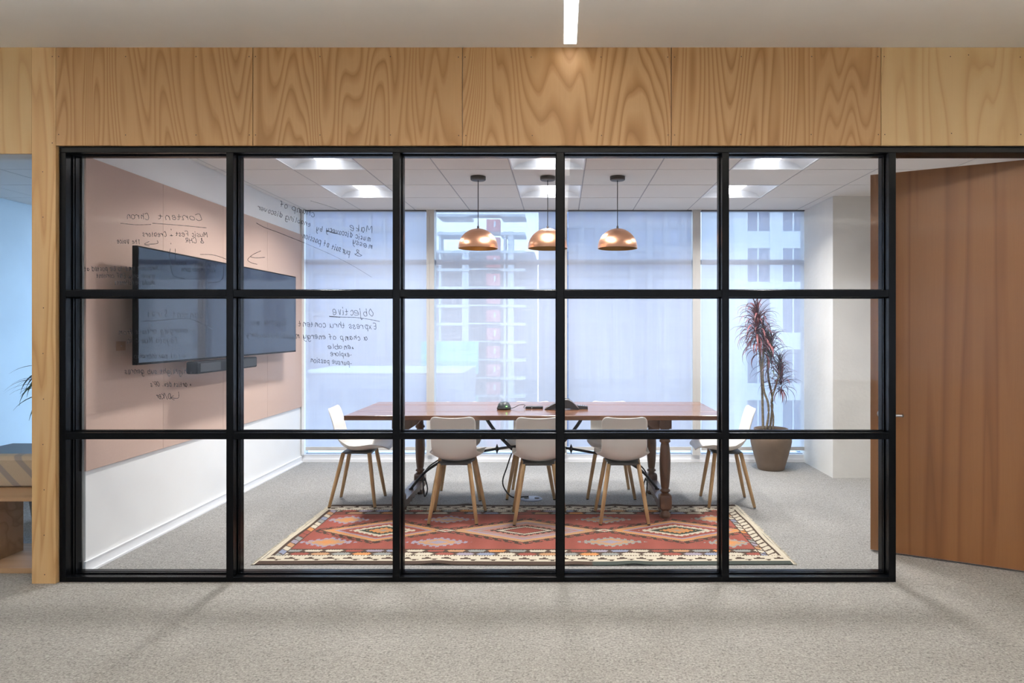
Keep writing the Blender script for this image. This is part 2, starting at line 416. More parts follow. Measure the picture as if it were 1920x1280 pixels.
# suspended ceilings: grid bars and single tiles
xs = [-2.207 + 0.6*i for i in range(-6, 10)]
ys = [4.415 + 0.6*i for i in range(0, 6)]
slab = MB().box(XB, XR, YF1+0.001, YB+0.1, 2.95, 3.05).build('ceiling', M['hall_wall']); slab['kind'] = S
cg = empty('ceiling', (0,0,0)); cg['kind'] = S
lights = [(-2.207, 5.015), (-0.407, 5.015), (1.393, 5.015), (-2.207, 6.215), (-0.407, 6.215), (1.393, 6.215)]
bars = MB()
tile_cache = {}
for (xa, xb) in ((XB, XL-0.13), (XL, XR)):
    gx = [xa] + [x for x in xs if xa+0.02 < x < xb-0.02] + [xb]
    gy = [YF1+0.002] + [y for y in ys if y > YF1+0.03 and y < YB-0.03] + [YB-0.0]
    for x in gx[1:-1]: bars.box(x-0.008, x+0.008, gy[0], gy[-1], ZC+0.002, ZC+0.03)
    for y in gy[1:-1]: bars.box(xa, xb, y-0.008, y+0.008, ZC+0.0025, ZC+0.03)
    for i in range(len(gx)-1):
        for j in range(len(gy)-1):
            if any(abs(gx[i]-lx) < 0.01 and abs(gy[j]-ly) < 0.01 for lx, ly in lights): continue
            w, d = gx[i+1]-gx[i]-0.011, gy[j+1]-gy[j]-0.011
            key = (round(w, 3), round(d, 3))
            if key not in tile_cache:
                tile_cache[key] = MB().box(-w/2, w/2, -d/2, d/2, 0, 0.014).mesh('ceiling_tile', M['tile'])
            inst('ceiling_tile', tile_cache[key], cg, ((gx[i]+gx[i+1])/2, (gy[j]+gy[j+1])/2, ZC + random.uniform(-0.0006, 0.0006)))
bars.build('ceiling_grid', M['grid'], cg)

# ------------------------------------------------------------ recessed ceiling lights
M['reflector'] = plain('white_reflector', (0.58, 0.61, 0.66), 0.5, vary=0.01)
def troffer():
    t = empty('ceiling_light')
    fr = MB()
    for a in (-1, 1):
        fr.box(-0.297, 0.297, a*0.297-0.011 if a > 0 else -0.297, 0.297 if a > 0 else -0.286, -0.002, 0.012)
        fr.box(-0.297 if a < 0 else 0.286, -0.286 if a < 0 else 0.297, -0.286, 0.286, -0.002, 0.012)
    fr.build('frame', M['white_semi'], t)
    r = MB()
    n = 14
    rows = []
    for i in range(n+1):
        u = -0.286 + 0.572*i/n; a = abs(u)/0.286
        z = 0.075*math.sqrt(max(0, 1-a**2.2)) + 0.001
        rows.append([(u, -0.286, z), (u, 0.286, z)])
    vs = [p for q in rows for p in q]
    r.add(vs, [(2*i, 2*i+1, 2*i+3, 2*i+2) for i in range(n)], True)
    for e in (-0.286, 0.286):
        r.add([(q[0][0], e, q[0][2]) for q in rows] + [(q[0][0], e, 0.0) for q in rows], [(i, i+1, n+2+i, n+1+i) for i in range(n)])
    r.build('reflector', M['reflector'], t)
    l = MB(); rr = []
    for i in range(11):
        a = PI*i/10; rr.append((-0.062*math.cos(a), 0.055 - 0.030*math.sin(a)))
    vs = [(x, -0.27, z) for x, z in rr] + [(x, 0.27, z) for x, z in rr]
    l.add(vs, [(i, i+1, 12+i, 11+i) for i in range(10)], True)
    l.add([(x, -0.27, z) for x, z in rr], [tuple(range(11))]); l.add([(x, 0.27, z) for x, z in rr], [tuple(range(11))])
    l.build('lens', M['lens'], t)
    area('lamp', t, (0, 0, 0.012), 0.15, 0.52, 19, (1.0, 0.95, 0.90), 140)
    return t
t0 = troffer()
names = ['near-row square recessed ceiling light on the felt wall side', 'near-row square recessed ceiling light above the middle pendant', 'near-row square recessed ceiling light on the column side',
         'window-row square recessed ceiling light on the felt wall side', 'window-row square recessed ceiling light behind the middle pendant canopy', 'window-row square recessed ceiling light on the column side']
for i, (lx, ly) in enumerate(lights):
    loc = (lx+0.3, ly+0.3, ZC)
    tag(t0 if i == 0 else None or t0, cat='ceiling light', group='square lights in the meeting room ceiling')
    if i == 0: t0.location = loc; t0['label'] = names[0]
    else: copy_tree(t0, loc, 0, names[i])

# hall strip lights, flush in the ceiling
sx = X(1069, 3.88)
for x, y1, lb in ((sx, 3.885, 'long white flush strip light ending just before the plywood header'),):
    t = empty('strip_light', (x, 0, ZH), label=lb, cat='ceiling light')
    MB().box(-0.035, 0.035, -4, y1, -0.005, -0.001).build('diffuser', M['strip'], t)
    MB().box(-0.042, -0.0352, -4, y1+0.006, -0.004, -0.001).box(0.0352, 0.042, -4, y1+0.006, -0.004, -0.001).box(-0.0352, 0.0352, y1, y1+0.006, -0.004, -0.001).build('trim', M['white_semi'], t)

    area('lamp', t, (0, (y1-5.2)/2, -0.006), 0.07, y1+2.7, 66, (1.0, 0.93, 0.84), 130)
# unseen uplights added as fill: closed white bodies that light the hall ceiling
for yy_, lb in ((2.25, 'long white fill uplight added out of view across the hall, nearer the glass'), (-2.2, 'long white fill uplight added out of view across the hall, nearer the rear windows')):
    t = empty('added_uplight', (0, yy_, 2.72), label=lb, cat='ceiling light')
    MB().box(-7, 7, -0.06, 0.06, 0, 0.008).box(-7, 7, -0.06, -0.054, 0.008, 0.045).box(-7, 7, 0.054, 0.06, 0.008, 0.045).build('body', M['white'], t)
    MB().box(-6.98, 6.98, -0.05, 0.05, 0.010, 0.03).build('tray', M['tray'], t)
    for x in (-6, -2, 2, 6): MB().tube([(x, 0, 0.03), (x, 0, ZH-2.721)], 0.0015, 6).build('wire', M['steel'], t)

# ------------------------------------------------------------ steel and glass partition
gw = empty('window_1', (0, YG, 0)); gw['kind'] = S; gw.location = (0, 0, 0)
def bar(name, x0, x1, z0, z1, parent=gw, yy=(YF0, YF1)):
    """steel profile with the glass groove shown by raised stops on both sides"""
    m = MB().box(x0, x1, yy[0], yy[1], z0, z1)
    return m.build(name, M['black'], parent, bevel=0.002)
xc = [(111, 123), (424, 437.2), (736, 749.4), (1043.6, 1057), (1354, 1367.2), (1666.8, 1680)]
zb, zt1, zt0 = 0.030, Z(286, YF0), ZOP
jam = [(X(a, YF0), X(b, YF0)) for a, b in xc]
tr1 = (Z(556.6, YF0), Z(543.6, YF0)); tr2 = (Z(823.4, YF0), Z(811.2, YF0))
for i, (a, b) in enumerate(jam): bar('jamb' if i in (0, 5) else 'mullion', a, b, 0, zt1)
bar('head_rail', jam[0][0], 2.93, zt1, zt0)
bar('jamb', 2.885, 2.93, 0, zt1)
stop = MB()
for i in range(5):
    a, b = jam[i][1], jam[i+1][0]
    bar('sill_rail', a, b, 0, zb); bar('rail', a, b, *tr1); bar('rail', a, b, *tr2)
    for z0, z1, nm in ((zb, tr2[0], 0), (tr2[1], tr1[0], 1), (tr1[1], zt1, 2)):
        # glazing beads: small proud strips around the pane, front and back
        for y0, y1 in ((YG-0.016, YG-0.005), (YG+0.005, YG+0.016)):
            s = MB(); w = 0.007
            s.box(a, a+w, y0, y1, z0, z1).box(b-w, b, y0, y1, z0, z1).box(a+w, b-w, y0, y1, z0, z0+w).box(a+w, b-w, y0, y1, z1-w, z1)
            s.build('glazing_bead', M['black'], gw)
        g = MB().box(a+0.001, b-0.001, YG-0.004, YG+0.004, z0+0.001, z1-0.001).build('glass_pane', M['glass'], gw)
        if i < 2 and nm > 0: M.setdefault('panes', {})[(i, nm)] = g
PANES = M.pop('panes')
# black gap line above and beside the frame
MB().box(XPR-0.0003, jam[0][0]-0.0003, YF0+0.014, YF0+0.02, 0, ZOP).build('gasket', M['gap'], gw)

# ------------------------------------------------------------ far wall with its windows and shades
bw = MB().box(XB, 2.685, YB-0.012, YB+0.03, 0, Z(860, YB)).box(XB, 2.685, YB, YB+0.12, Z(860, YB), Z(851.5, YB)).build('wall_back', M['white_semi']); bw['kind'] = S
MB().box(XL-0.13, XL+0.012, YB+0.0005, YB+0.1, Z(851.5, YB), 2.95).build('wall_back_pier', M['white'])['kind'] = S
MB().box(XB, 2.685, YB+0.06, YB+0.12, ZC, 2.95).build('wall_back_head', M['white'])['kind'] = S
MB().box(XB, 2.685, YB+0.12, YB+0.55, 0.02, 0.075).build('added_ledge_1', M['white'])['kind'] = S  # white ledge added outside to brighten the slit under the roller shades
mc = [560.5, 808.3, 1056, 1304.7, 1553]
zw0, zw1 = Z(851.5, YB), ZC
labs = ['window bay next to the felt wall', 'window bay behind the left pendant', 'window bay behind the right pendant', 'window bay behind the potted plant']
for i in range(4):
    a = X(mc[i]+7.3, YB) if i else X(567, YB); b = min(X(mc[i+1]-7.3, YB), 2.685)
    wd = empty('window_%d' % (i+2)); wd['kind'] = S; wd['label'] = labs[i]
    if i: MB().box(X(mc[i]-7.3, YB), a, YB-0.05, YB+0.09, zw0, zw1).box(X(mc[i]-2.2, YB), X(mc[i]-1.4, YB), YB-0.053, YB-0.05, zw0, zw1).build('mullion', M['alu'], wd)
    else: MB().box(a, a+0.03, YB-0.03, YB+0.09, zw0, zw1).build('mullion', M['white_semi'], wd)
    a2 = a + (0.03 if i == 0 else 0)
    MB().box(a2, b, YB+0.03, YB+0.09, zw0, zw0+0.008).build('frame_bottom', M['alu_out'], wd)
    MB().box(a2, b, YB+0.03, YB+0.09, Z(496, YB+0.06), Z(487, YB+0.06)).build('transom', M['alu_out'], wd)
    MB().box(a2, b, YB+0.055, YB+0.063, zw0+0.008, Z(496, YB+0.06)).build('glass_pane', M['glass_out'], wd)
    MB().box(a2, b, YB+0.055, YB+0.063, Z(487, YB+0.06), zw1).build('glass_pane', M['glass_out'], wd)
    # roller shade
    sh = empty('roller_shade', ((a2+b)/2, YB-0.02, 0), label=['pale translucent roller shade next to the felt wall', 'pale translucent roller shade behind the left pendant lamp', 'pale translucent roller shade behind the right pendant lamp', 'pale translucent roller shade behind the potted plant, beside the column'][i],
               cat='roller shade', group='roller shades on the far windows')
    hw = (b-a2)/2
    g0, g1 = (0.014, 0.008)
    L0, R0 = -hw+g0, hw-(g1 if i < 3 else 0.002)
    MB().box(L0, R0, -0.0007, 0.0007, Z(842, YB)+0.03, ZC-0.012).build('shade_fabric', M['shade'], sh)
    MB().box(L0, R0, -0.006, 0.006, Z(843.5, YB), Z(842, YB)+0.03).build('hem_bar', M['alu'], sh)
    MB().box(L0, R0, -0.02, 0.02, ZC-0.012, ZC+0.004).build('roller_pocket', M['pocket'], sh)
# neighbouring room: tall clear windows on the far wall
wd = empty('window_6'); wd['kind'] = S
for i in range(3):
    xa = XB + 0.02 + i*0.84; 
    MB().box(xa, xa+0.06, YB-0.0, YB+0.09, zw0, ZC).build('mullion', M['alu'], wd)
    MB().box(xa+0.06, min(xa+0.84, XL-0.13), YB+0.05, YB+0.058, zw0, ZC).build('glass_pane', M['glass_out'], wd)

# ------------------------------------------------------------ door
dx, dy = 2.885-2.05, 4.07-4.524
dl = math.hypot(dx, dy)
dr = empty('door_1', (2.05, 4.524, 0), math.atan2(dy, dx)); dr['kind'] = S
MB().box(0, dl, 0, 0.045, 0.012, 2.492).build('door_leaf', M['door'], dr, bevel=0.0015)
for s_, y0 in ((-1, 0.0), (1, 0.045)):
    h = MB(); zc = 0.914
    h.lathe([(0.0, 0), (0.025, 0), (0.025, 0.006), (0.022, 0.008), (0.0, 0.008)], (0,0,0), 20, Matrix.Translation((0.065, y0, zc)) @ Matrix.Rotation(PI/2 if s_ < 0 else -PI/2, 4, 'X'))
    h.tube([(0.065, y0, zc), (0.065, y0+s_*0.045, zc), (0.075, y0+s_*0.056, zc), (0.10, y0+s_*0.058, zc), (0.185, y0+s_*0.058, zc), (0.195, y0+s_*0.052, zc)], 0.009, 12)
    h.build('handle', M['steel'], dr)
MB().box(-0.002, 0.0, 0.012, 0.033, 0.86, 0.97).build('latch_plate', M['steel'], dr)
for z in (0.25, 1.25, 2.25): MB().lathe([(0.008, -0.05), (0.008, 0.05)], (dl+0.004, 0.0, z), 12).build('hinge', M['steel'], dr)

# ------------------------------------------------------------ felt wall panels
fp = empty('felt_board', (XL, 4.13, 0), label='pinkish beige felt wall covering with thin vertical joints behind the televisions', cat='wall panel')
y = [4.109, 4.908, 5.779, 6.650, YB-0.03]
for i in range(4):
    MB().box(0.001, 0.013, y[i]-4.13+0.0012, y[i+1]-4.13-0.0012, 0.614, 2.512).build('felt_panel', M['felt'], fp, bevel=0.001)
o = empty('wall_plate', (XL+0.0135, X(227, 1)*0+4.43, Z(648.5, 4.43)), label='small tan blank plate on the felt, left of the nearer television', cat='wall plate')
MB().box(0, 0.006, -0.045, 0.045, -0.03, 0.03).build('cover', M['plate'], o, bevel=0.002)
MB().lathe([(0.003, 0), (0.003, 0.001)], n=8, M=Matrix.Translation((0.006, 0, 0)) @ Matrix.Rotation(PI/2, 4, 'Y')).build('screw', M['steel'], o)

# televisions
XT = -2.70
def tv(y0, y1, label):
    z0, z1 = 1.47-0.237*0.968, 1.47+0.552*0.968
    t = empty('television', (XT, (y0+y1)/2, z0), label=label, cat='television', group='wall televisions')
    hh = (y1-y0)/2; zz = z1-z0
    MB().box(-0.035, -0.001, -hh, hh, 0, zz).build('bezel', M['tv_body'], t, bevel=0.003)
    MB().box(-0.002, 0.0015, -hh+0.010, hh-0.010, 0.014, zz-0.010).build('screen', M['screen'], t)
    MB().box(-0.060, -0.035, -hh+0.18, hh-0.18, 0.10, zz-0.16).build('rear_housing', M['tv_body'], t, bevel=0.008)
    MB().box(-0.150, -0.060, -0.22, 0.22, 0.26, 0.50).build('wall_mount', M['rubber'], t)
    return t
tv(4.352, 5.648, 'nearer black wall television above left half of the video bar')
tv(5.662, 6.955, 'farther black wall television, towards the window')
t = empty('video_bar', (-2.665, 5.50, 1.145), label='long black video bar hanging under the two televisions', cat='speaker')
MB().box(-0.09, 0, -0.49, 0.49, -0.005, 0.085).build('body', M['tv_body'], t, bevel=0.012)
MB().box(0, 0.004, -0.46, -0.16, 0.008, 0.072).build('grille', M['rubber'], t); MB().box(0, 0.004, 0.16, 0.46, 0.008, 0.072).build('grille', M['rubber'], t)
MB().lathe([(0.026, 0), (0.026, 0.012), (0.018, 0.016), (0.0, 0.016)], n=20, M=Matrix.Translation((0, 0, 0.04)) @ Matrix.Rotation(PI/2, 4, 'Y')).build('camera_lens', M['screen'], t)
MB().box(-0.172, -0.09, -0.03, 0.03, 0.02, 0.06).build('bracket', M['rubber'], t)

# ------------------------------------------------------------ pendant lamps
def pendant():
    t = empty('pendant_lamp')
    zr = 2.24*0.968 + 0.0 ; zr = Z(465, 5.876)
    R = 0.170
    MB().lathe([(0.0, ZC), (0.065, ZC), (0.065, ZC-0.028), (0.060, ZC-0.033), (0.0, ZC-0.033)], n=32).build('ceiling_canopy', M['canopy'], t)
    MB().tube([(0, 0, ZC-0.033), (0, 0, zr+R+0.02)], 0.0035, 8).build('cord', M['rubber'], t)
    MB().lathe([(0.0, zr+R+0.022), (0.009, zr+R+0.020), (0.009, zr+R-0.004)], n=12).build('cord_grip', M['canopy'], t)
    pr = [(R*math.sin(a), zr+R*math.cos(a)*0.99) for a in [PI/2*i/20 for i in range(1, 21)]]
    pr = [(0.001, zr+R*0.992)] + pr
    MB().lathe(pr + [(R, zr-0.004)], n=48, caps=False).build('dome_shade', M['copper'], t)
    Ri = R-0.003
    pi_ = [(0.001, zr+Ri*0.985)] + [(Ri*math.sin(a), zr+Ri*math.cos(a)*0.985) for a in [PI/2*i/16 for i in range(1, 17)]] + [(Ri, zr-0.004), (R, zr-0.004)]
    MB().lathe(pi_, n=48, caps=False).build('shade_lining', M['copper_in'], t)
    MB().lathe([(0.0, 0.0), (0.018, 0.004), (0.029, 0.022), (0.030, 0.036), (0.020, 0.06), (0.014, 0.075), (0.014, 0.11)], (0, 0, zr+0.045), 20).build('bulb', M['bulb'], t)
    return t
pl = pendant()
for i, (px, lb) in enumerate(((896.5, 'copper dome pendant lamp, leftmost of three'), (1026.9, 'copper dome pendant lamp partly hidden by the steel mullion'), (1157.8, 'copper dome pendant lamp, rightmost of three'))):
    loc = (X(px, 5.876), 5.876, 0)
    tag(pl, cat='pendant lamp', group='copper pendants over the table')
    if i == 0: pl.location = loc; pl['label'] = lb
    else:
        q = copy_tree(pl, loc, 0, lb)
        for ch in [o for o in COL.objects if o.parent == q and o.name.startswith('bulb')]:
            ch.data = ch.data.copy(); ch.data.materials[0] = M['bulb_off']
# ------------------------------------------------------------ chairs
def smoothstep(t): t = max(0, min(1, t)); return t*t*(3-2*t)
def catmull(P, n=8):
    P = [Vector(p) for p in P]; out = []
    for i in range(len(P)-1):
        p0 = P[max(i-1,0)]; p1 = P[i]; p2 = P[i+1]; p3 = P[min(i+2,len(P)-1)]
        for k in range(n):
            t = k/n
            out.append(0.5*((2*p1)+(p2-p0)*t+(2*p0-5*p1+4*p2-p3)*t*t+(3*p1-p0-3*p2+p3)*t**3))
    out.append(P[-1]); return out
def shell_mesh():
    prof = catmull([(-0.225, 0.800), (-0.212, 0.772), (-0.188, 0.70), (-0.168, 0.62), (-0.150, 0.55), (-0.118, 0.492), (-0.065, 0.458), (0.0, 0.447), (0.08, 0.449), (0.16, 0.462), (0.225, 0.476), (0.262, 0.474), (0.278, 0.458)] and
                   [Vector((a, b, 0)) for a, b in ((-0.225, 0.800), (-0.212, 0.772), (-0.188, 0.70), (-0.168, 0.62), (-0.150, 0.55), (-0.118, 0.492), (-0.065, 0.458), (0.0, 0.447), (0.08, 0.449), (0.16, 0.462), (0.225, 0.476), (0.262, 0.474), (0.278, 0.458))], 4)
    # arc length
    L = [0]
    for i in range(1, len(prof)): L.append(L[-1] + (prof[i]-prof[i-1]).length)
    T = L[-1]; nu = 16; rows = []
    for i, p in enumerate(prof):
        s = L[i]; q = s/T
        if q < 0.42: w = 0.172
        else: w = 0.172 + 0.040*smoothstep((q-0.42)/0.22)
        if q > 0.55 : w -= 0.0*q
        r = 0.045
        if s < r: w = w - r + math.sqrt(max(0, r*r-(r-s)**2))*1.0 + 0.0
        e = T - s; r2 = 0.075
        if e < r2: w = w - r2 + math.sqrt(max(0, r2*r2-(r2-e)**2))
        w = max(w, 0.09)
        # tangent / normal in the profile plane
        a = prof[max(i-1,0)]; b = prof[min(i+1,len(prof)-1)]; t = (b-a).normalized(); nrm = Vector((-t.y, t.x, 0))  # points up/forward
        if nrm.y < 0 and abs(nrm.y) > abs(nrm.x): nrm = -nrm
        if q < 0.45: nrm = Vector((abs(nrm.x), nrm.y if nrm.x > 0 else -nrm.y, 0))
        back = 0.022*(1-smoothstep((q-0.35)/0.15)); seat = 0.062*smoothstep((q-0.30)/0.2)*(1-smoothstep((q-0.80)/0.2)*0.75)
        row = []
        for j in range(nu+1):
            u = -1 + 2*j/nu
            lift = (back*abs(u)**2.2 + seat*abs(u)**2.2)
            y, z = p.x + nrm.x*lift, p.y + nrm.y*lift
            row.append((u*w, y, z))
        rows.append(row)
    vs = [v for r in rows for v in r]; n = nu+1
    fs = [(i*n+j, i*n+j+1, (i+1)*n+j+1, (i+1)*n+j) for i in range(len(rows)-1) for j in range(nu)]
    return MB().add(vs, fs, True)
def chair(label):
    t = empty('dining_chair', label=label, cat='chair', group='cream shell chairs around the table')
    sh = shell_mesh().build('seat_shell', M['shell'], t)
    m = sh.modifiers.new('thick', 'SOLIDIFY'); m.thickness = 0.009; m.offset = 0
    m = sh.modifiers.new('soft', 'SUBSURF'); m.levels = 1; m.render_levels = 1
    b = MB(); pts = []
    out = [(-0.10, -0.108), (0.10, -0.108), (0.122, -0.09), (0.118, 0.0), (0.135, 0.12), (0.12, 0.138), (-0.12, 0.138), (-0.135, 0.12), (-0.118, 0.0), (-0.122, -0.09)]
    b.prism([(x, y) for x, y in out], 0.428, 0.443, axis='z')
    b.build('base_frame', M['base_grey'], t, bevel=0.004)
    for sx_, top, bot in ((1, (0.112, -0.093, 0.437), (0.180, -0.190, 0)), (-1, (0.112, -0.093, 0.437), (0.180, -0.190, 0)), (1, (0.127, 0.122, 0.437), (0.205, 0.185, 0)), (-1, (0.127, 0.122, 0.437), (0.205, 0.185, 0))):
        A = Vector((sx_*top[0], top[1], top[2])); B = Vector((sx_*bot[0], bot[1], 0.006)); C = Vector((sx_*bot[0], bot[1], 0.0))
        lg = MB().tube([A, A.lerp(B, 0.3), A.lerp(B, 0.7), B], [0.0165, 0.0165, 0.0148, 0.0125], 14).build('leg', M['oak'], t)
        MB().lathe([(0.012, 0), (0.012, 0.006)], (C.x, C.y, 0), 12).build('foot_glide', M['rubber'], lg)
    return t
zr_ = 0.008
CH = [(( -0.812, 5.30, zr_), 0.0, 'cream shell chair with oak legs, left of the three on the rug side'),
      ((-0.172, 5.28, zr_), 0.02, 'cream shell chair with oak legs, middle of the three on the rug side'),
      ((0.477, 5.29, zr_), -0.01, 'cream shell chair with oak legs, right of the three on the rug side'),
      ((-0.905, 6.03, 0), PI+0.03, 'cream shell chair on the window side, leftmost, mostly hidden behind the table'),
      ((-0.262, 6.07, 0), PI, 'cream shell chair on the window side, middle, mostly hidden behind the table'),
      ((0.437, 6.08, 0), PI-0.02, 'cream shell chair on the window side, rightmost, beside the turned table leg'),
      ((-1.715, 5.77, 0.009), -PI/2+0.05, 'cream shell chair at the table end towards the televisions'),
      ((1.400, 5.77, 0.0075), PI/2-0.04, 'cream shell chair at the table end towards the potted plant')]
c0 = chair(CH[0][2])
for i, (loc, rz, lb) in enumerate(CH):
    if i == 0: c0.location = loc; c0.rotation_euler = (0,0,rz)
    else: copy_tree(c0, loc, rz, lb)

# ------------------------------------------------------------ table
TX0, TX1, TY0, TY1, TZ = -1.664, 1.262, 5.227, 6.224, 0.808
tb = empty('dining_table', (-0.226, 5.715, 0), label='long antique red-brown wooden table with turned legs and iron brace', cat='table')
ox, oy = -0.226, 5.715
nb = 4; w = (TY1-TY0)/nb
for i in range(nb):
    MB().box(TX0-ox, TX1-ox, TY0-oy+i*w+0.0006, TY0-oy+(i+1)*w-0.0006, TZ-0.036, TZ+random.uniform(-0.0006, 0.0006)).build('tabletop_plank', M['table_top'], tb, bevel=0.004)
prof = [(0.0, 0.0), (0.034, 0.0), (0.042, 0.012), (0.042, 0.028), (0.030, 0.045), (0.033, 0.058)]
turn = [(0.030, 0.188), (0.026, 0.198), (0.040, 0.206), (0.040, 0.216), (0.028, 0.226), (0.032, 0.24), (0.038, 0.30), (0.0425, 0.38), (0.0435, 0.45), (0.040, 0.52), (0.034, 0.57), (0.030, 0.585), (0.043, 0.594), (0.043, 0.606), (0.032, 0.618), (0.030, 0.66), (0.036, 0.69), (0.036, 0.70)]
for lx in (-1.261, 0.809):
    for ly in (5.314, 6.11):
        lg = MB().lathe(prof, n=24).lathe(turn, n=24)
        # chamfered lower block
        rr = []
        for z, a, ch in ((0.055, 0.030, 0.012), (0.075, 0.046, 0.014), (0.085, 0.047, 0.008), (0.165, 0.047, 0.008), (0.180, 0.044, 0.014), (0.192, 0.030, 0.012)):
            rr.append([Vector((x, y, z)) for x, y in ((a, -a+ch), (a, a-ch), (a-ch, a), (-a+ch, a), (-a, a-ch), (-a, -a+ch), (-a+ch, -a), (a-ch, -a))])
        lg.rings(rr, True, False)
        lg.box(-0.045, 0.045, -0.045, 0.045, 0.70, TZ-0.0365)
        o = lg.build('leg', M['table_leg'], tb); o.location = (lx-ox, ly-oy, zr_ if ly < 5.8 else 0)
        if ly < 5.8: o.scale = (1, 1, 0.989)
    # low stretcher with scalloped underside
    poly = []; y0, y1 = 5.362-oy, 6.062-oy; n = 28
    for k in range(n+1):
        yy = y0 + (y1-y0)*k/n
        zz = 0.052 + 0.018*abs(math.sin(k*PI/4)) + 0.02*math.sin(PI*k/n)
        poly.append((yy, zz))
    poly += [(y1, 0.131), (y0, 0.131)]
    MB().prism(poly, lx-ox-0.045, lx-ox+0.045, 'x').build('stretcher', M['table_leg'], tb)
    MB().box(lx-ox-0.018, lx-ox+0.018, y0, y1, 0.69, TZ-0.0365).build('apron', M['table_leg'], tb)
    # shaped corner brackets under the top
    sg = 1 if lx < 0 else -1
    for ly in (5.314, 6.11):
        p0 = lx-ox + sg*0.045
        MB().prism([(p0, TZ-0.0365), (p0+sg*0.13, TZ-0.0365), (p0+sg*0.10, TZ-0.075), (p0+sg*0.035, TZ-0.115), (p0, TZ-0.135)], ly-oy-0.02, ly-oy+0.02, 'y').build('bracket', M['table_leg'], tb)
# wrought iron brace
ir = MB()
def flat(pts, w=0.010, t=0.017):
    ir.tube(catmull(pts, 6), w, 8)
for sg in (-1, 1):
    flat([(sg*1.03, 0, 0.135), (sg*0.98, 0, 0.20), (sg*0.88, 0, 0.30), (sg*0.70, 0, 0.395), (sg*0.45, 0, 0.445), (sg*0.27, 0, 0.475), (sg*0.10, 0, 0.495), (0, 0, 0.50)], 0.011)
    flat([(sg*0.42, 0, TZ-0.037), (sg*0.385, 0, 0.70), (sg*0.32, 0, 0.61), (sg*0.235, 0, 0.52), (sg*0.16, 0, 0.45), (sg*0.07, 0, 0.405), (0, 0, 0.395)], 0.014)
    ir.lathe([(0.0, -0.045), (0.009, -0.02), (0.020, 0.0), (0.009, 0.02), (0.0, 0.045)], (sg*0.31, 0, 0.468), 4)
    ir.lathe([(0.0, -0.03), (0.012, 0.0), (0.0, 0.03)], (sg*0.31, 0, 0.468), 4, Matrix.Translation((sg*0.31, 0, 0.468)) @ Matrix.Rotation(PI/2, 4, 'Y') @ Matrix.Translation((-sg*0.31, 0, -0.468)))
    ir.lathe([(0.02, 0), (0.02, 0.008), (0.006, 0.012)], (sg*1.03, 0, 0.1312), 12)
ir.build('iron_brace', M['iron'], tb)
# cable hanging from the top to the floor box
cab = empty('power_cable', (-0.30, 5.80, 0), label='black cable running from the table to the floor box', cat='cable')
MB().tube(catmull([(-0.12, 0.0, 0.395+0.02), (-0.16, 0.02, 0.30), (-0.20, 0.05, 0.15), (-0.13, 0.08, 0.03), (-0.02, 0.1, 0.022), (0.02, 0.1, 0.024)], 8), 0.006, 8).build('cord', M['rubber'], cab)
fb = empty('floor_box', (X(997, 5.905), 5.905, 0), label='round blue-grey metal floor box on the carpet under the table', cat='floor box')
MB().lathe([(0.0, 0), (0.092, 0), (0.092, 0.004), (0.082, 0.010), (0.0, 0.010)], n=32).build('cover', M['box_metal'], fb)
for a in (-0.045, 0.045): MB().lathe([(0.022, 0.010), (0.022, 0.014), (0.0, 0.014)], (a, 0.0, 0), 16).build('socket_cap', M['base_grey'], fb)
# cables coiled on the two stretchers
for lx, lb in ((-1.261, 'black cable coiled down over the table stretcher nearer the televisions'), (0.809, 'black cable looped over the table stretcher nearer the plant')):
    c = empty('cable_loop', (lx, 5.98, 0.133), label=lb, cat='cable')
    sg = 1 if lx < 0 else -1
    pts = [(sg*0.05, 0.05, 0.10)]
    pts = catmull([(sg*0.20, 0.0, 0.20), (sg*0.10, 0.0, 0.13), (sg*0.055, 0, 0.05), (sg*0.06, -0.02, -0.05), (sg*0.075, -0.04, -0.118), (sg*0.095, -0.02, -0.06), (sg*0.07, 0.0, 0.03), (sg*0.058, 0.03, 0.008), (0, 0.03, 0.008)], 6)
    MB().tube(pts, 0.006, 8).build('cord', M['rubber'], c)

# ------------------------------------------------------------ things on the table
zt_ = TZ + 0.0008
pod = empty('microphone_pod', (X(945, 5.64), 5.64, zt_), label='small dark dome microphone with a green light on the table', cat='microphone')
MB().lathe([(0.0, 0), (0.056, 0), (0.058, 0.006), (0.055, 0.024), (0.045, 0.048), (0.030, 0.060), (0.012, 0.064), (0.0, 0.064)], n=32).build('body', plain('dark_green_grey_plastic', (0.035, 0.045, 0.048), 0.4), pod)
MB().lathe([(0.0585, 0.004), (0.0595, 0.010), (0.0585, 0.016)], n=32).build('base_band', M['rubber'], pod)
MB().box(0.020, 0.030, -0.056, -0.047, 0.026, 0.032).build('status_light', M['led'], pod)
bx = empty('adapter_box', (X(1002, 5.70), 5.70, zt_), label='flat black adapter box between the microphone and the conference phone', cat='adapter')
MB().box(-0.072, 0.072, -0.03, 0.03, 0, 0.018).build('case', M['rubber'], bx, bevel=0.004)
MB().box(-0.088, -0.072, -0.01, 0.01, 0.003, 0.012).build('plug', M['steel'], bx)
MB().lathe([(0.004, 0), (0.004, 0.002)], n=10, M=Matrix.Translation((-0.02, -0.03, 0.009)) @ Matrix.Rotation(PI/2, 4, 'X')).build('button', M['steel'], bx)
cb = empty('microphone_cable', (0, 0, zt_), label='thin dark cable from the dome microphone to the adapter box', cat='cable')
a = X(945, 5.64)+0.06; b_ = X(1002, 5.70)-0.09
MB().tube(catmull([(a, 5.65, 0.006), (a+0.03, 5.66, 0.016), (a+0.07, 5.67, 0.034), (a+0.11, 5.69, 0.030), (b_, 5.70, 0.009)], 8), 0.0028, 6).build('cord', M['rubber'], cb)
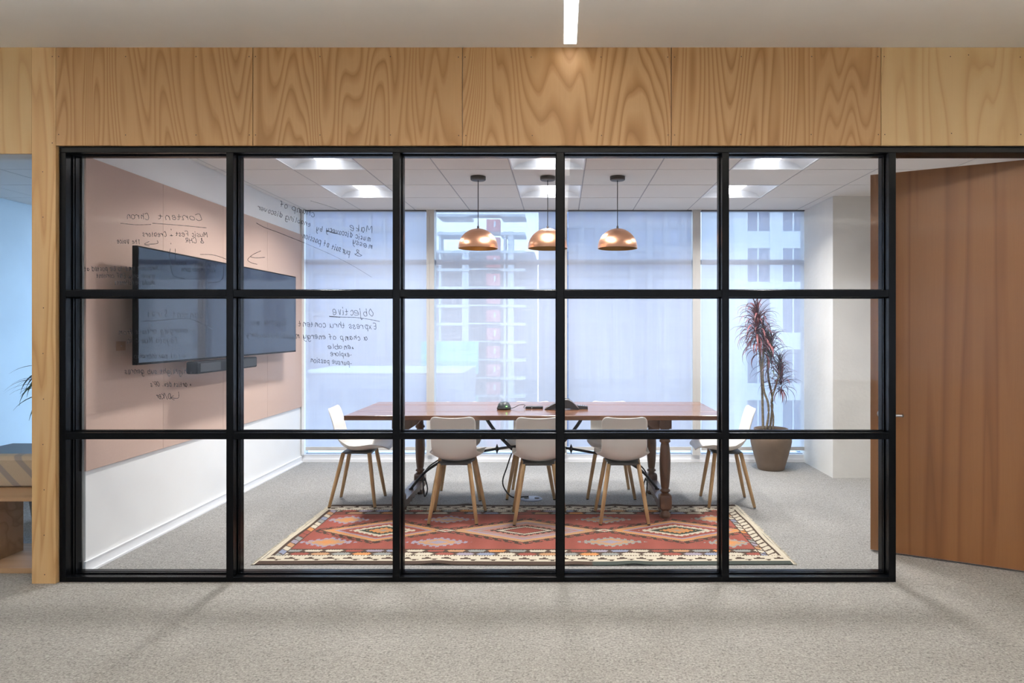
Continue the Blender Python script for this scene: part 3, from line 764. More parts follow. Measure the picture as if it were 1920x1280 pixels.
ph = empty('conference_phone', (X(1058, 5.66), 5.66, zt_), label='dark grey conference phone with arched body standing on the table', cat='phone')
body = MB()
mph = plain('phone_plastic', (0.045, 0.047, 0.050), 0.4)
arc = [(-0.165, 0.0), (-0.155, 0.010), (-0.11, 0.034), (-0.05, 0.064), (0.0, 0.082), (0.035, 0.080), (0.07, 0.060), (0.115, 0.016), (0.125, 0.0), (0.08, 0.0), (0.045, 0.008), (0.0, 0.012), (-0.05, 0.010), (-0.10, 0.004), (-0.115, 0.0)]
body.prism(arc, -0.055, 0.055, 'y'); body.build('body', mph, ph, bevel=0.006)
MB().tube([(x, -0.057, z+0.002) for x, z in arc[1:8]], 0.0028, 8).build('silver_trim', M['steel'], ph)
MB().prism([(-0.05, 0.045), (0.05, 0.045), (0.04, 0.083), (0.0, 0.087), (-0.03, 0.079)], -0.045, 0.045, 'y').build('speaker_grille', M['rubber'], ph)
kp = MB().prism([(0.10, 0.0), (0.195, 0.0), (0.195, 0.022), (0.105, 0.030)], -0.02, 0.05, 'y').build('keypad', mph, ph)
for k in range(4):
    MB().box(0.118+k*0.018, 0.130+k*0.018, -0.005, 0.035, 0.024, 0.0315-k*0.0012).build('key', M['steel'], kp)

# ------------------------------------------------------------ kilim
RX0, RX1, RY0, RY1 = -1.911, 1.447, 4.25, 5.69
RL, RW = RX1-RX0, RY1-RY0
nu_, nv_ = 860, 368
U, V = np.meshgrid(np.linspace(0, RL, nu_+1), np.linspace(0, RW, nv_+1))
def rug_colors(U, V):
    C = {'red': (0.33, 0.098, 0.075), 'brown': (0.085, 0.058, 0.045), 'cream': (0.62, 0.55, 0.43), 'tan': (0.52, 0.29, 0.155), 'orange': (0.62, 0.27, 0.10), 'lav': (0.34, 0.30, 0.36), 'grey': (0.30, 0.31, 0.29), 'green': (0.060, 0.075, 0.060), 'pink': (0.44, 0.19, 0.15), 'blue': (0.27, 0.30, 0.40)}
    C = {k: np.array(c) for k, c in C.items()}
    q = 0.0075
    u = np.floor(U/q)*q; v = np.floor(V/q)*q
    rng = np.random.RandomState(3)
    col = np.zeros(U.shape+(3,)); col[:] = C['red']
    # abrash: bands of slightly different red
    ab = np.interp(U, np.linspace(0, RL, 60), rng.uniform(0.86, 1.14, 60))
    col *= ab[..., None]
    def put(mask, c): col[mask] = C[c] if isinstance(c, str) else c
    vv = np.minimum(v, RW-v); uu = np.minimum(u, RL-u)
    cv = 0.715
    K = 0.968
    dm = [((-1.34*K-RX0), 0.47*K, 0.262, 0), ((-0.275*K-RX0), 0.575*K, 0.275, 1), ((0.87*K-RX0), 0.53*K, 0.262, 0)]
    for cu, a, b, kind in dm:
        du, dv = u-cu, v-cv
        m = np.abs(du)/a + np.abs(dv)/b
        # hooked outline outside
        t = du*14.0
        hk = ((t % 1.0) < 0.55) & (m > 1.0) & (m < 1.13); put(hk, 'brown')
        hk = ((t % 1.0) < 0.95) & ((t % 1.0) > 0.2) & (m > 1.13) & (m < 1.20); put(hk, 'brown')
        put(m < 1.04, 'brown'); put(m < 0.985, 'tan'); put(m < 0.90, 'orange' if kind == 0 else 'tan')
        put(m < 0.80, 'lav')
        put(m < 0.715, 'red' if kind == 0 else 'pink')
        if kind == 1:
            put((m < 0.66), 'grey'); put(m < 0.60, 'pink')
        ser = 0.045*np.where(((du*24) % 1.0) < 0.5, 1.0, -0.2)
        if kind == 0:
            put(m < 0.52+ser, 'cream'); put(m < 0.40, 'green'); 
            mm = np.abs(du)/(a*0.24) + np.abs(dv)/(b*0.24); s2 = 0.18*np.where(((du*30) % 1.0) < 0.5, 1, 0)
            put(mm < 1.0+s2, 'orange'); put(mm < 0.6, 'tan'); put(mm < 0.25, 'grey')
        else:
            put(m < 0.46+ser, 'brown'); put(m < 0.38, 'cream'); put(m < 0.30, 'brown'); put(m < 0.26, 'red')
    for cu in (-0.87*K-RX0, 0.319*K-RX0):
        m = np.abs(u-cu)/0.075 + np.abs(v-cv)/0.035; put(m < 1.25, 'brown'); put(m < 1.0, 'cream'); put(m < 0.5, 'red')
    for cx_, cy_, w_, h_ in ((0.30, 0.44, 0.17, 0.085), (0.27, 0.99, 0.15, 0.085), (1.06, 0.44, 0.19, 0.085), (1.04, 1.0, 0.17, 0.08), (2.25, 0.45, 0.20, 0.085), (2.24, 1.0, 0.18, 0.08), (3.06, 0.43, 0.14, 0.085), (3.08, 1.02, 0.14, 0.08)):
        du, dv = u-cx_, v-cy_
        s2 = 0.16*np.where(((du*22) % 1.0) < 0.5, 1, -0.3)
        m = np.sqrt((du/w_)**2*0.8 + np.abs(dv/h_)*0.75)
        m = np.abs(du)/w_*0.8 + np.abs(dv)/h_*0.75
        put(m < 0.85+s2, 'lav' if cx_ < 2 else 'grey'); put(m < 0.62+s2*0.6, 'tan'); put(m < 0.34, 'orange' if cx_ < 0.5 or cx_ > 3 else 'lav')
    # long-side borders
    pal = ['cream', 'red', 'grey', 'tan', 'blue', 'cream', 'orange', 'red', 'lav', 'cream', 'grey']
    put(vv < 0.300, 'brown')
    ser = 0.006*np.where((u*55 % 1.0) < 0.5, 1, -1)
    for r0, off in ((0.168, 0.0), (0.232, 0.5)):
        per = 0.135; ph_ = u/per+off; idx = np.floor(ph_).astype(int); fr = (ph_-idx)-0.5
        h = (vv-r0)/0.056
        inside = (h > 0.06) & (h < 0.94) & (np.abs(fr)*2 < 0.93-0.35*np.abs(h-0.5)*2)
        sr = ((u*60 % 1.0) < 0.5) & (h > 0.80)
        cidx = (idx*7 + int(off*4)*3 + (v > RW/2)*5) % len(pal)
        cc = np.array([C[p] for p in pal])[cidx]
        msk = inside & ~sr
        col[msk] = cc[msk]
    put((vv < 0.162+ser), 'cream')
    per = 0.125; fr = (u/per) % 1.0; h = (vv-0.055)/0.10
    put((h > 0.42) & (h < 0.60) & (fr > 0.12) & (fr < 0.62), 'brown')
    put((h > 0.55) & (h < 0.78) & (fr > 0.28) & (fr < 0.50), 'brown')
    put((h > 0.20) & (h < 0.40) & (fr > 0.62) & (fr < 0.98), 'brown')
    put((h > 0.05) & (h < 0.25) & (fr > 0.72) & (fr < 0.88), 'brown')
    put(vv < 0.055, 'brown')
    put((vv < 0.055) & (u > 2.1) & (v < 0.5), np.array((0.07, 0.085, 0.075)))
    # short-end guard bands
    body_ = (vv > 0.055)
    put((uu < 0.112) & (vv > 0.16), 'brown')
    per = 0.072; ph_ = (v + (uu-0.05)*0.9)/per; idx = np.floor(ph_).astype(int); fr = ph_-idx
    cidx = (idx*5) % len(pal); cc = np.array([C[p] for p in pal])[cidx]
    msk = (uu > 0.050) & (uu < 0.100) & (fr > 0.14) & (vv > 0.16) & (u < RL/2); col[msk] = cc[msk]
    right = (u > RL/2) & (vv > 0.16)
    put(right & (uu < 0.16), 'brown')
    put(right & (uu > 0.045) & (uu < 0.105) & (fr > 0.25), 'cream')
    fr2 = ((v - (uu)*0.9)/0.072) % 1.0
    msk = right & (uu > 0.115) & (uu < 0.150) & (fr2 > 0.3); col[msk] = cc[msk]
    put((uu < 0.03) & body_, 'cream')
    col *= np.random.RandomState(5).uniform(0.93, 1.05, U.shape)[..., None]
    return np.clip(col, 0, 1)
cols = rug_colors(U, V)
edge = np.minimum(V, RW-V)
wave = 0.011*np.exp(-((U-1.13)/0.07)**2)*np.exp(-edge/0.10) + 0.010*np.exp(-((U-2.36)/0.08)**2)*np.exp(-edge/0.10) + 0.006*np.exp(-((U-2.0)/0.06)**2)*np.exp(-edge/0.07) + 0.004*np.exp(-((U-0.5)/0.1)**2)*np.exp(-edge/0.07)
Zr = 0.0065 + wave
xx = RX0 + U + 0.006*np.sin(V*9)*np.exp(-np.minimum(U, RL-U)/0.1)
yy = RY0 + V + 0.010*np.sin(U*2.1+0.5)*np.exp(-edge/0.2)
n = (nu_+1)*(nv_+1)
co = np.stack([xx-(RX0+RX1)/2, yy-(RY0+RY1)/2, Zr], -1).reshape(-1, 3)
i, j = np.meshgrid(np.arange(nu_), np.arange(nv_)); a = (j*(nu_+1)+i).ravel()
faces = np.stack([a, a+1, a+nu_+2, a+nu_+1], -1)
me = bpy.data.meshes.new('pile')
# skirt round the edge
bd = list(range(0, nu_+1)) + [k*(nu_+1)+nu_ for k in range(1, nv_+1)] + [nv_*(nu_+1)+k for k in range(nu_-1, -1, -1)] + [k*(nu_+1) for k in range(nv_-1, 0, -1)]
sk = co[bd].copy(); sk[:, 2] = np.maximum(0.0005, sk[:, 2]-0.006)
nb_ = len(bd); ids = np.array(bd); nx = np.roll(ids, -1); s0 = n+np.arange(nb_); s1 = np.roll(s0, -1)
skf = np.stack([ids, s0, s1, nx], -1)
co = np.vstack([co, sk]); faces = np.vstack([faces, skf])
me.vertices.add(len(co)); me.vertices.foreach_set('co', co.ravel().astype(np.float32))
me.loops.add(faces.size); me.loops.foreach_set('vertex_index', faces.ravel().astype(np.int32))
me.polygons.add(len(faces)); me.polygons.foreach_set('loop_start', np.arange(0, faces.size, 4).astype(np.int32))
me.update(calc_edges=True)
ca = me.color_attributes.new('weave', 'FLOAT_COLOR', 'POINT')
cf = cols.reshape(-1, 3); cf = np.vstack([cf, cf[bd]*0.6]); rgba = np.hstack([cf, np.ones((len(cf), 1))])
ca.data.foreach_set('color', rgba.ravel().astype(np.float32))
me.materials.append(M['rug'])
rug = empty('rug', ((RX0+RX1)/2, (RY0+RY1)/2, 0), label='red kilim rug with three diamond medallions and cream fringed ends', cat='rug')
o = bpy.data.objects.new('woven_field', me); COL.objects.link(o); o.parent = rug
for sg in (-1, 1):
    f = MB(); xe = sg*RL/2
    for k in range(260):
        y0 = -RW/2 + RW*k/260; l = random.uniform(0.012, 0.034); dy_ = random.uniform(-0.008, 0.008)
        f.add([(xe, y0, 0.006), (xe, y0+0.0065, 0.006), (xe+sg*l, y0+0.005+dy_, 0.002), (xe+sg*l, y0+dy_, 0.002), (xe+sg*l*0.5, y0+0.003+dy_*0.5, 0.0085)], [(0,1,4), (1,2,4), (2,3,4), (3,0,4)])
    o = f.build('fringe', M['fringe'], rug); o['kind'] = 'stuff'

# ------------------------------------------------------------ potted dracaena
PX, PY = X(1445.5, 7.18), 7.18
pp = empty('potted_plant', (PX, PY, 0), label='tall dracaena with burgundy leaves in a brown clay pot by the column', cat='plant')
pot = [(0.0, 0.0), (0.128, 0.0), (0.136, 0.008), (0.150, 0.06), (0.176, 0.15), (0.200, 0.24), (0.211, 0.30), (0.210, 0.345), (0.196, 0.385), (0.176, 0.405), (0.170, 0.412), (0.176, 0.424), (0.172, 0.430), (0.158, 0.428), (0.155, 0.400), (0.0, 0.398)]
MB().lathe(pot, n=48).build('pot', M['pot'], pp)
MB().lathe([(0.0, 0.395), (0.154, 0.395), (0.154, 0.404), (0.06, 0.412), (0.0, 0.414)], n=32).build('soil', M['soil'], pp)
def pp_pt(px, py, dyy=0): q = pt(px, py, PY+dyy); return (q.x-PX, dyy, q.z)
stems = [([(1431,806,0),(1430,770,0.02),(1429,730,0.03),(1427,690,0.02),(1424,650,0),(1421,624,0)], 0.013),
         ([(1436,806,-0.02),(1441,780,-0.03),(1440,755,-0.03),(1432,730,-0.02),(1430,690,-0.02),(1432,650,0),(1430,636,0)], 0.012),
         ([(1443,806,0.02),(1447,775,0.03),(1448,745,0.03),(1441,710,0.03),(1439,680,0.0),(1440,668,0)], 0.012),
         ([(1449,806,-0.01),(1450,780,-0.02),(1446,755,-0.02),(1454,725,-0.03),(1460,705,-0.02),(1461,690,0)], 0.010)]
heads = []
for pts, r in stems:
    P = catmull([pp_pt(*p) for p in pts], 5); nn = len(P)
    rs = [r*(1-0.25*k/nn)*(1.12 if k % 2 else 0.98) for k in range(nn)]
    MB().tube(P, rs, 9).build('stem', M['stem'], pp); heads.append((P[-1], (P[-1]-P[-4]).normalized()))
def leaf_mesh(mat, droop, L, w):
    m = MB(); rows = []; nseg = 7; x = 0; z = 0; ang = 0.9
    for k in range(nseg+1):
        t = k/nseg; ww = w*math.sin(PI*min(1, t*0.9+0.1))**0.7*(1-t**3)+0.0006
        rows.append([(x, -ww, z+0.0), (x, 0, z-ww*0.45), (x, ww, z)])
        x += math.cos(ang)*L/nseg; z += math.sin(ang)*L/nseg; ang -= droop/nseg*(0.6+t)
    vs = [p for r in rows for p in r]; fs = []
    for k in range(nseg):
        for q in range(2): fs.append((3*k+q, 3*k+q+1, 3*k+3+q+1, 3*k+3+q))
    m.add(vs, fs, True); return m.mesh('leaf', M[mat])
LM = [leaf_mesh(mt, dr_, L, w) for mt, dr_, L, w in (('leaf_red', 2.7, 0.38, 0.012), ('leaf_red', 3.2, 0.38, 0.013), ('leaf_red', 1.8, 0.34, 0.008), ('leaf_dark', 1.9, 0.34, 0.008), ('leaf_dark', 2.6, 0.32, 0.008), ('leaf_dark', 1.0, 0.34, 0.009), ('leaf_green', 1.2, 0.33, 0.011), ('leaf_dark', 2.2, 0.42, 0.009))]
def crown(c, num, kinds, span, low=0.10, sc=1.0, tilt=(0, 0)):
    for k in range(num):
        a = k*2.399 + random.uniform(-0.3, 0.3); t = k/num
        z = c[2] + span*(t-0.6)
        pitch = 0.8 - 1.6*t + random.uniform(-0.45, 0.45)
        s_ = sc*random.uniform(0.75, 1.1)
        inst('leaf', LM[random.choice(kinds)], pp, (c[0]+tilt[0]*(t-0.6), c[1], z), (random.uniform(-0.15, 0.15), pitch, a), (s_, s_, s_))
crown(pp_pt(1420, 612), 104, [0, 1, 1, 2, 2, 0, 5, 3, 7], 0.26, sc=0.92)
crown(pp_pt(1432, 640), 50, [0, 1, 4, 3, 6], 0.22, sc=0.85)
crown(pp_pt(1446, 665), 56, [3, 4, 6, 5, 7, 1], 0.28, sc=0.80)
crown(pp_pt(1463, 703), 76, [3, 4, 5, 7, 2, 4], 0.26, sc=0.76)
crown(pp_pt(1421, 590), 14, [5, 6, 2], 0.10, sc=0.85)

inner = {k: MB() for k in ('leaf_red', 'leaf_dark')}
for cx_, cz_, num, span, sc in ((1420, 618, 120, 0.26, 0.62), (1438, 655, 90, 0.24, 0.58), (1463, 705, 90, 0.24, 0.55)):
    c_ = pp_pt(cx_, cz_)
    for k in range(num):
        lm = random.choice(LM[:6]); key = 'leaf_red' if lm.materials[0] == M['leaf_red'] else 'leaf_dark'
        s_ = sc*random.uniform(0.7, 1.15); a_ = random.uniform(0, 2*PI); t = random.random()
        T = Matrix.Translation((c_[0]+random.uniform(-0.02, 0.02), c_[1]+random.uniform(-0.02, 0.02), c_[2]+span*(t-0.6))) @ Matrix.Rotation(a_, 4, 'Z') @ Matrix.Rotation(0.9-1.7*t+random.uniform(-0.4, 0.4), 4, 'Y') @ Matrix.Scale(s_, 4)
        inner[key].add([T @ v_.co for v_ in lm.vertices], [tuple(p.vertices) for p in lm.polygons], True)
for k, m_ in inner.items():
    o = m_.build('inner_leaves', M[k], pp); o['kind'] = 'stuff'

# ------------------------------------------------------------ left room: bench and palm
BX0, BX1, BY0, BY1 = -4.6, -3.10, 4.11, 4.62
bn = empty('bench', (0, 0, 0), label='pale wooden box bench seen through the opening left of the post', cat='bench')
MB().box(BX0, BX1, BY0, BY1, Z(940, BY0), Z(933, BY0)).build('seat_board', M['bench'], bn, bevel=0.002)
MB().box(BX0, BX1, BY0, BY1-0.03, 0.0, Z(1065, BY0)).build('bottom_board', M['bench'], bn, bevel=0.002)
MB().box(-3.545, -3.505, BY0+0.13, BY1-0.17, Z(1065, BY0), Z(940, BY0)).build('divider', M['bench'], bn)
MB().box(BX1-0.03, BX1, BY0+0.02, BY1-0.04, Z(1065, BY0), Z(940, BY0)).build('side_panel', M['bench'], bn)
MB().box(BX0, BX0+0.03, BY0+0.02, BY1-0.04, Z(1065, BY0), Z(940, BY0)).build('side_panel', M['bench'], bn)
cu = MB(); rr = []
zc0, zc1 = Z(933, BY0)+0.005, 0.655
for k in range(17):
    a = 2*PI*k/16; 
prof2 = [(0.0, 0.0), (0.10, -0.002), (0.135, 0.01), (0.142, 0.05), (0.135, 0.14), (0.115, 0.19), (0.07, 0.20), (0.02, 0.195), (0.0, 0.17)]
cu.prism([(4.375 + a, zc0 + b) for a, b in prof2], BX0+0.05, BX1-0.02, 'x')
o = cu.build('bench_cushion', M['tweed'], bevel=0.012); tag(o, 'tan tweed back cushion with grey diagonal stripes on the wooden bench', 'cushion')
sb = empty('side_table', (-4.62, 6.2, 0), label='low dark grey table top just visible behind the bench cushion', cat='table')
MB().box(-0.6, 0.42, -0.3, 0.3, 0.36, 0.385).build('table_top', M['base_grey'], sb, bevel=0.004)
for a in (-0.55, 0.37):
    for b in (-0.25, 0.25): MB().tube([(a, b, 0), (a, b, 0.36)], 0.018, 10).build('leg', M['base_grey'], sb)
pm = empty('potted_palm', (X(100, 5.3), 5.3, 0), label='dark green palm whose leaf tips show left of the timber post', cat='plant')
MB().lathe([(0.0, 0), (0.13, 0), (0.17, 0.30), (0.175, 0.32), (0.155, 0.32), (0.15, 0.29), (0.0, 0.285)], n=28).build('pot', M['base_grey'], pm)
MB().tube([(0, 0, 0.28), (0.01, 0.0, 0.7), (0, 0, 1.10)], [0.025, 0.02, 0.015], 10).build('stem', M['stem'], pm)
lfm = []
for L, dr_ in ((0.34, 1.6), (0.30, 1.2)):
    m_ = MB(); rows = []; x = z = 0; ang = 0.5
    for k in range(9):
        t = k/8; ww = 0.012*math.sin(PI*min(1, t+0.05))**0.6*(1-t*t)+0.0006
        rows.append([(x, -ww, z), (x, 0, z-ww*0.3), (x, ww, z)]); x += math.cos(ang)*L/8; z += math.sin(ang)*L/8; ang -= dr_/8
    m_.add([p for r in rows for p in r], [(3*k+q, 3*k+q+1, 3*k+q+4, 3*k+q+3) for k in range(8) for q in range(2)], True)
    lfm.append(m_.mesh('leaf', M['palm']))
for k in range(44):
    a = k*2.399; inst('leaf', lfm[k % 2], pm, (0, 0, 0.92+0.006*k), (0, random.uniform(-0.35, 0.5), a), (1.0, 1.6, 1.0))
# ------------------------------------------------------------ handwriting on the glass
# pen strokes on a grid: x 0..6, y 0..9 (baseline 3, x-height 7, capitals 9.5)
G = {
'a':(5,["46 27 17 05 14 23 34 46","47 44 53"]), 'b':(5,["09 03","05 16 36 45 44 33 13 04"]), 'c':(4.4,["46 37 17 05 04 13 33 44"]), 'd':(5,["46 27 06 04 13 33 45","49 44 53"]),
'e':(4.6,["05 35 46 37 17 05 04 13 33 44"]), 'f':(4,["49 39 28 23","06 46"]), 'g':(5,["46 27 06 04 13 33 45","47 42 30 10 01"]), 'h':(5,["09 03","05 27 37 45 43"]), 'i':(2.2,["17 13 23","19 18"]),
'j':(3,["27 21 10 01","29 28"]), 'k':(4.6,["09 03","46 04 43"]), 'l':(2.4,["09 04 13"]), 'm':(7,["07 03","05 17 26 23","25 37 47 56 53 63"]), 'n':(5,["07 03","05 27 37 45 43 53"]),
'o':(4.8,["27 06 04 13 33 44 46 27"]), 'p':(5,["07 00","06 27 46 44 23 04"]), 'r':(4,["07 03","05 16 27 46"]), 's':(4,["46 27 16 15 34 33 13 04"]), 't':(4,["28 24 33 43","06 46"]),
'u':(5,["07 04 13 33 46","47 44 53"]), 'v':(4.8,["07 23 47"]), 'w':(6,["07 13 36 43 67"]), 'x':(4.6,["07 43","47 03"]), 'y':(4.8,["07 14 33 46","47 42 20 00"]), 'q':(5,["46 27 06 04 13 33 45","47 40 51"]),'z':(4.6,["07 47 03 43"]),
'A':(5.6,["03 29 43","05 45"]), 'B':(5,["03 09 39 47 26 06","26 45 43 03"]), 'C':(5.4,["58 39 19 06 04 13 33 54"]), 'D':(5.6,["03 09","09 39 56 44 23 03"]), 'E':(5,["49 09 03 43","06 36"]), 'F':(5,["59 09 03","06 36"]),
'H':(5.4,["09 03","59 53","06 56"]), 'K':(5.4,["09 03","59 06 53"]), 'M':(6.6,["03 09 35 59 63"]), 'N':(5.6,["03 09 53 59"]), 'O':(6.2,["39 17 05 13 33 55 57 39"]), 'P':(5,["03 09","09 39 48 36 06"]),
'R':(5.4,["03 09","09 39 48 36 06","26 53"]), 'S':(5,["48 29 18 17 35 44 33 13 04"]), 'T':(5.8,["09 59","29 23"]), 'V':(5.6,["09 23 59"]), '&':(6,["53 28 29 39 38 15 04 23 43 55"]),
'+':(4.6,["24 27","05 45"]), '.':(2.4,["13 14"]), ',':(2.4,["14 12"]), "'":(2,["19 18"]), '*':(3.6,["16 25 24 14 15 25"]), '-':(4,["05 35"]), '/':(5.2,["02 59"]), ' ':(3.6,[]), '>':(5,["07 45 03"]), 'L':(4,["19 13 43"]), ':':(2,["16 15","13 12"]),
}
rw = random.Random(11)
YI = YG + 0.0046          # the writing is on the inner face of the glass
def ribbon(m, pts, w):
    n = len(pts); L = []
    for i, (x, z) in enumerate(pts):
        a = pts[max(i-1, 0)]; b = pts[min(i+1, n-1)]; dx_, dz_ = b[0]-a[0], b[1]-a[1]; l = math.hypot(dx_, dz_) or 1
        ww = w*(0.75+0.35*math.sin(i*0.9+x*40)**2)
        L.append((x-dz_/l*ww/2, z+dx_/l*ww/2, x+dz_/l*ww/2, z-dx_/l*ww/2))
    vs = [q for a, b, c, d in L for q in ((a, YI, b), (c, YI, d))]
    m.add(vs, [(2*i, 2*i+1, 2*i+3, 2*i+2) for i in range(n-1)])
def sm2(P, n=5):
    return [(q.x, q.y) for q in catmull([Vector((a, b, 0)) for a, b in P], n)]
def px2(x, y): return ((x-VX)*YI/F, H-(y-VY)*YI/F)
def write(pane, text, xr, yr, xl, yl, hpx, w=0.0031):
    """text reads from right to left as seen from the hall (written inside)"""
    tot = sum(G[c][0]+1.3 for c in text) - 1.3; m = MB()
    a = px2(xr, yr); b = px2(xl, yl); L = math.hypot(b[0]-a[0], b[1]-a[1]); ux, uz = (b[0]-a[0])/L, (b[1]-a[1])/L
    sx_ = L/tot; sz_ = hpx*YI/F/6.5; cur = 0
    nx_, nz_ = -uz, ux
    if nz_ < 0: nx_, nz_ = -nx_, -nz_
    for ch in text:
        jy = rw.uniform(-0.35, 0.35); js = rw.uniform(0.8, 1.2)
        for st in G[ch][1]:
            P = [(float(t[0]), float(t[1])) for t in st.split()]
            Q = []
            for gx, gy in P:
                gx = gx*js*0.95 + rw.uniform(-0.34, 0.34); gy = gy + rw.uniform(-0.42, 0.42) + jy
                lx = (cur+gx+(gy-3)*0.22)*sx_; lz = (gy-3)*sz_
                Q.append((a[0]+ux*lx+nx_*lz, a[1]+uz*lx+nz_*lz))
            ribbon(m, sm2(Q), w)
        cur += G[ch][0]+1.3
    o = m.build('handwriting', M['ink'], PANES[pane]); return o
def draw(pane, lines, w=0.0030):
    m = MB()
    for P in lines: ribbon(m, sm2([px2(x, y) for x, y in P], 8), w)
    return m.build('pen_line', M['ink'], PANES[pane])
def c1(*P): return [(140+x/4.571, 280+y/4.571) for x, y in P]
def c3(*P): return [(140+x/4.571, 550+y/4.571) for x, y in P]
def c2(*P): return [(430+x/4.573, 280+y/4.573) for x, y in P]
def c4(*P): return [(430+x/4.573, 550+y/4.573) for x, y in P]
A, B_, C_, D_ = (0, 2), (0, 1), (1, 2), (1, 1)
write(A, 'Content', 378, 413, 298, 411, 12.5); write(A, 'Chron', 279, 411, 237.5, 410, 12)
write(A, 'Music Fest', 388.5, 444, 330, 442, 9.5); write(A, 'Creators', 312, 443.5, 267.6, 442.5, 9.5); write(A, '+', 325, 444, 318, 444, 8)
write(A, '& CHR', 382, 455.7, 347, 455, 9.5); write(A, 'The Voice', 262.5, 457.5, 219.5, 455.5, 9)
write(A, 'Tom says two', 407, 499, 334, 496, 10); write(A, 'not important', 402.6, 510, 340, 508, 9)
write(A, '* Awesome time to be posted at', 305, 505.5, 158.6, 508, 10); write(A, 'travel only, ENT content', 291, 521, 181, 520, 9); write(A, 'should be different', 291, 533, 215.5, 533, 9)
draw(A, [c1((665,632),(900,650),(1130,672)), c1((392,632),(520,645),(655,643)), c1((708,780),(707,806),(605,814)), c1((640,788),(598,812),(642,826)),
         c1((826,680),(828,692)), c1((824,802),(826,812)), c1((820,850),(813,908),(822,980),(832,1050),(860,1088),(945,1108)), c1((862,850),(862,930),(862,985)),
         c1((1075,900),(1190,905),(1298,940)), c1((1275,1000),(1272,1090),(1235,1135),(1125,1142)), c1((803,1025),(800,1040)), c1((812,965),(814,975))])
write(B_, 'Content Strat', 380.7, 596, 277, 592, 13)
write(B_, '* emerging artists from', 363, 622.5, 222, 627, 10); write(B_, 'Toyota Music in', 333.6, 642.5, 238, 642, 11); write(B_, '* artist partnership', 360, 671.5, 251.6, 671, 10)
write(B_, '* highlight sub genres', 360.5, 700.5, 234, 699.5, 10.5); write(B_, "* artist dev. OP's", 358.8, 724.5, 282, 724, 10)
write(B_, 'D/Ker', 320, 748, 293, 747, 11)
draw(B_, [c3((570,238),(700,232),(900,217),(1010,224),(1180,305)), c3((890,842),(888,895),(825,893)), c3((850,875),(825,893),(855,915))])
write(C_, 'champ of', 588.5, 406, 525, 387, 11.5); write(C_, 'enabling discover', 581, 425.5, 482.5, 392, 10)
write(C_, 'Make', 697, 437.5, 655, 430.5, 14); write(C_, 'music discovery', 693.5, 452.8, 611.5, 433, 10.5); write(C_, 'by', 603, 434, 592, 431, 10)
write(C_, 'messy', 697, 466, 660, 455.5, 10); write(C_, '&', 679, 480.5, 661, 477, 11); write(C_, 'pursuit of passion', 655, 478, 566, 445, 11)
draw(C_, [c2((232,630),(300,668),(420,712),(640,800)), c2((270,870),(200,903),(158,945),(190,972),(240,985)), c2((178,920),(230,930),(305,925)), c2((830,692),(880,708),(945,728)), c2((832,696),(880,714),(940,726))])
draw(C_, [c2((640,800),(870,900),(1050,992),(1220,1095)), c2((695,440),(830,480),(960,525))], 0.0014)
write(D_, 'Objective', 700, 592.5, 623.5, 589, 15); write(D_, 'Express thru content', 705, 617, 560, 611, 11.5); write(D_, 'Toyota as', 538, 609.5, 475, 609.5, 12)
write(D_, 'a champ of energy music discovery', 689, 638, 461, 631, 10.5)
write(D_, '*enable', 664, 654.5, 615, 653.5, 10); write(D_, '-explore', 659.6, 668, 620, 667, 9.5); write(D_, '-pursue passion', 659.6, 684.5, 582, 678.5, 10)
draw(D_, [c4((855,195),(960,202),(1080,205)), c4((858,199),(950,204)), c4((1080,205),(1190,220),(1290,240))])

# ------------------------------------------------------------ the city outside
def at(px, py, d): q = pt(px, py, d); return q.x, q.z
def bbox(mb, x0, x1, y0, y1, d, dd): # pixel rectangle at depth d
    a = at(x0, y0, d); b = at(x1, y1, d); mb.box(a[0], b[0], d, d+dd, b[1], a[1]); return mb
M['fac_white'] = plain('white_facade', (0.66, 0.70, 0.74), 0.8, vary=0.03, vs=0.3)
M['fac_glass'] = plain('blue_facade_glass', (0.07, 0.11, 0.22), 0.15, vary=0.25, vs=0.12, spec=0.8)
M['slab'] = plain('pale_floor_slab', (0.60, 0.64, 0.66), 0.8)
M['core'] = plain('grey_core', (0.20, 0.21, 0.26), 0.9)
M['dark_fac'] = plain('slate_facade', (0.16, 0.21, 0.34), 0.4, vary=0.2, vs=0.2)
M['hoist'] = plain('red_hoist', (0.55, 0.12, 0.12), 0.7)
M['net'] = plain('cyan_net', (0.22, 0.62, 0.72), 0.8); M['net_g'] = plain('green_net', (0.30, 0.75, 0.40), 0.8); M['orange'] = plain('orange_panel', (0.75, 0.35, 0.22), 0.8); M['low'] = plain('low_block_grey', (0.24, 0.27, 0.35), 0.9)
st = MB().box(-200, 200, YB+3, 330, -42, -40).build('floor_street', plain('asphalt', (0.14, 0.14, 0.16), 0.9)); st['kind'] = S
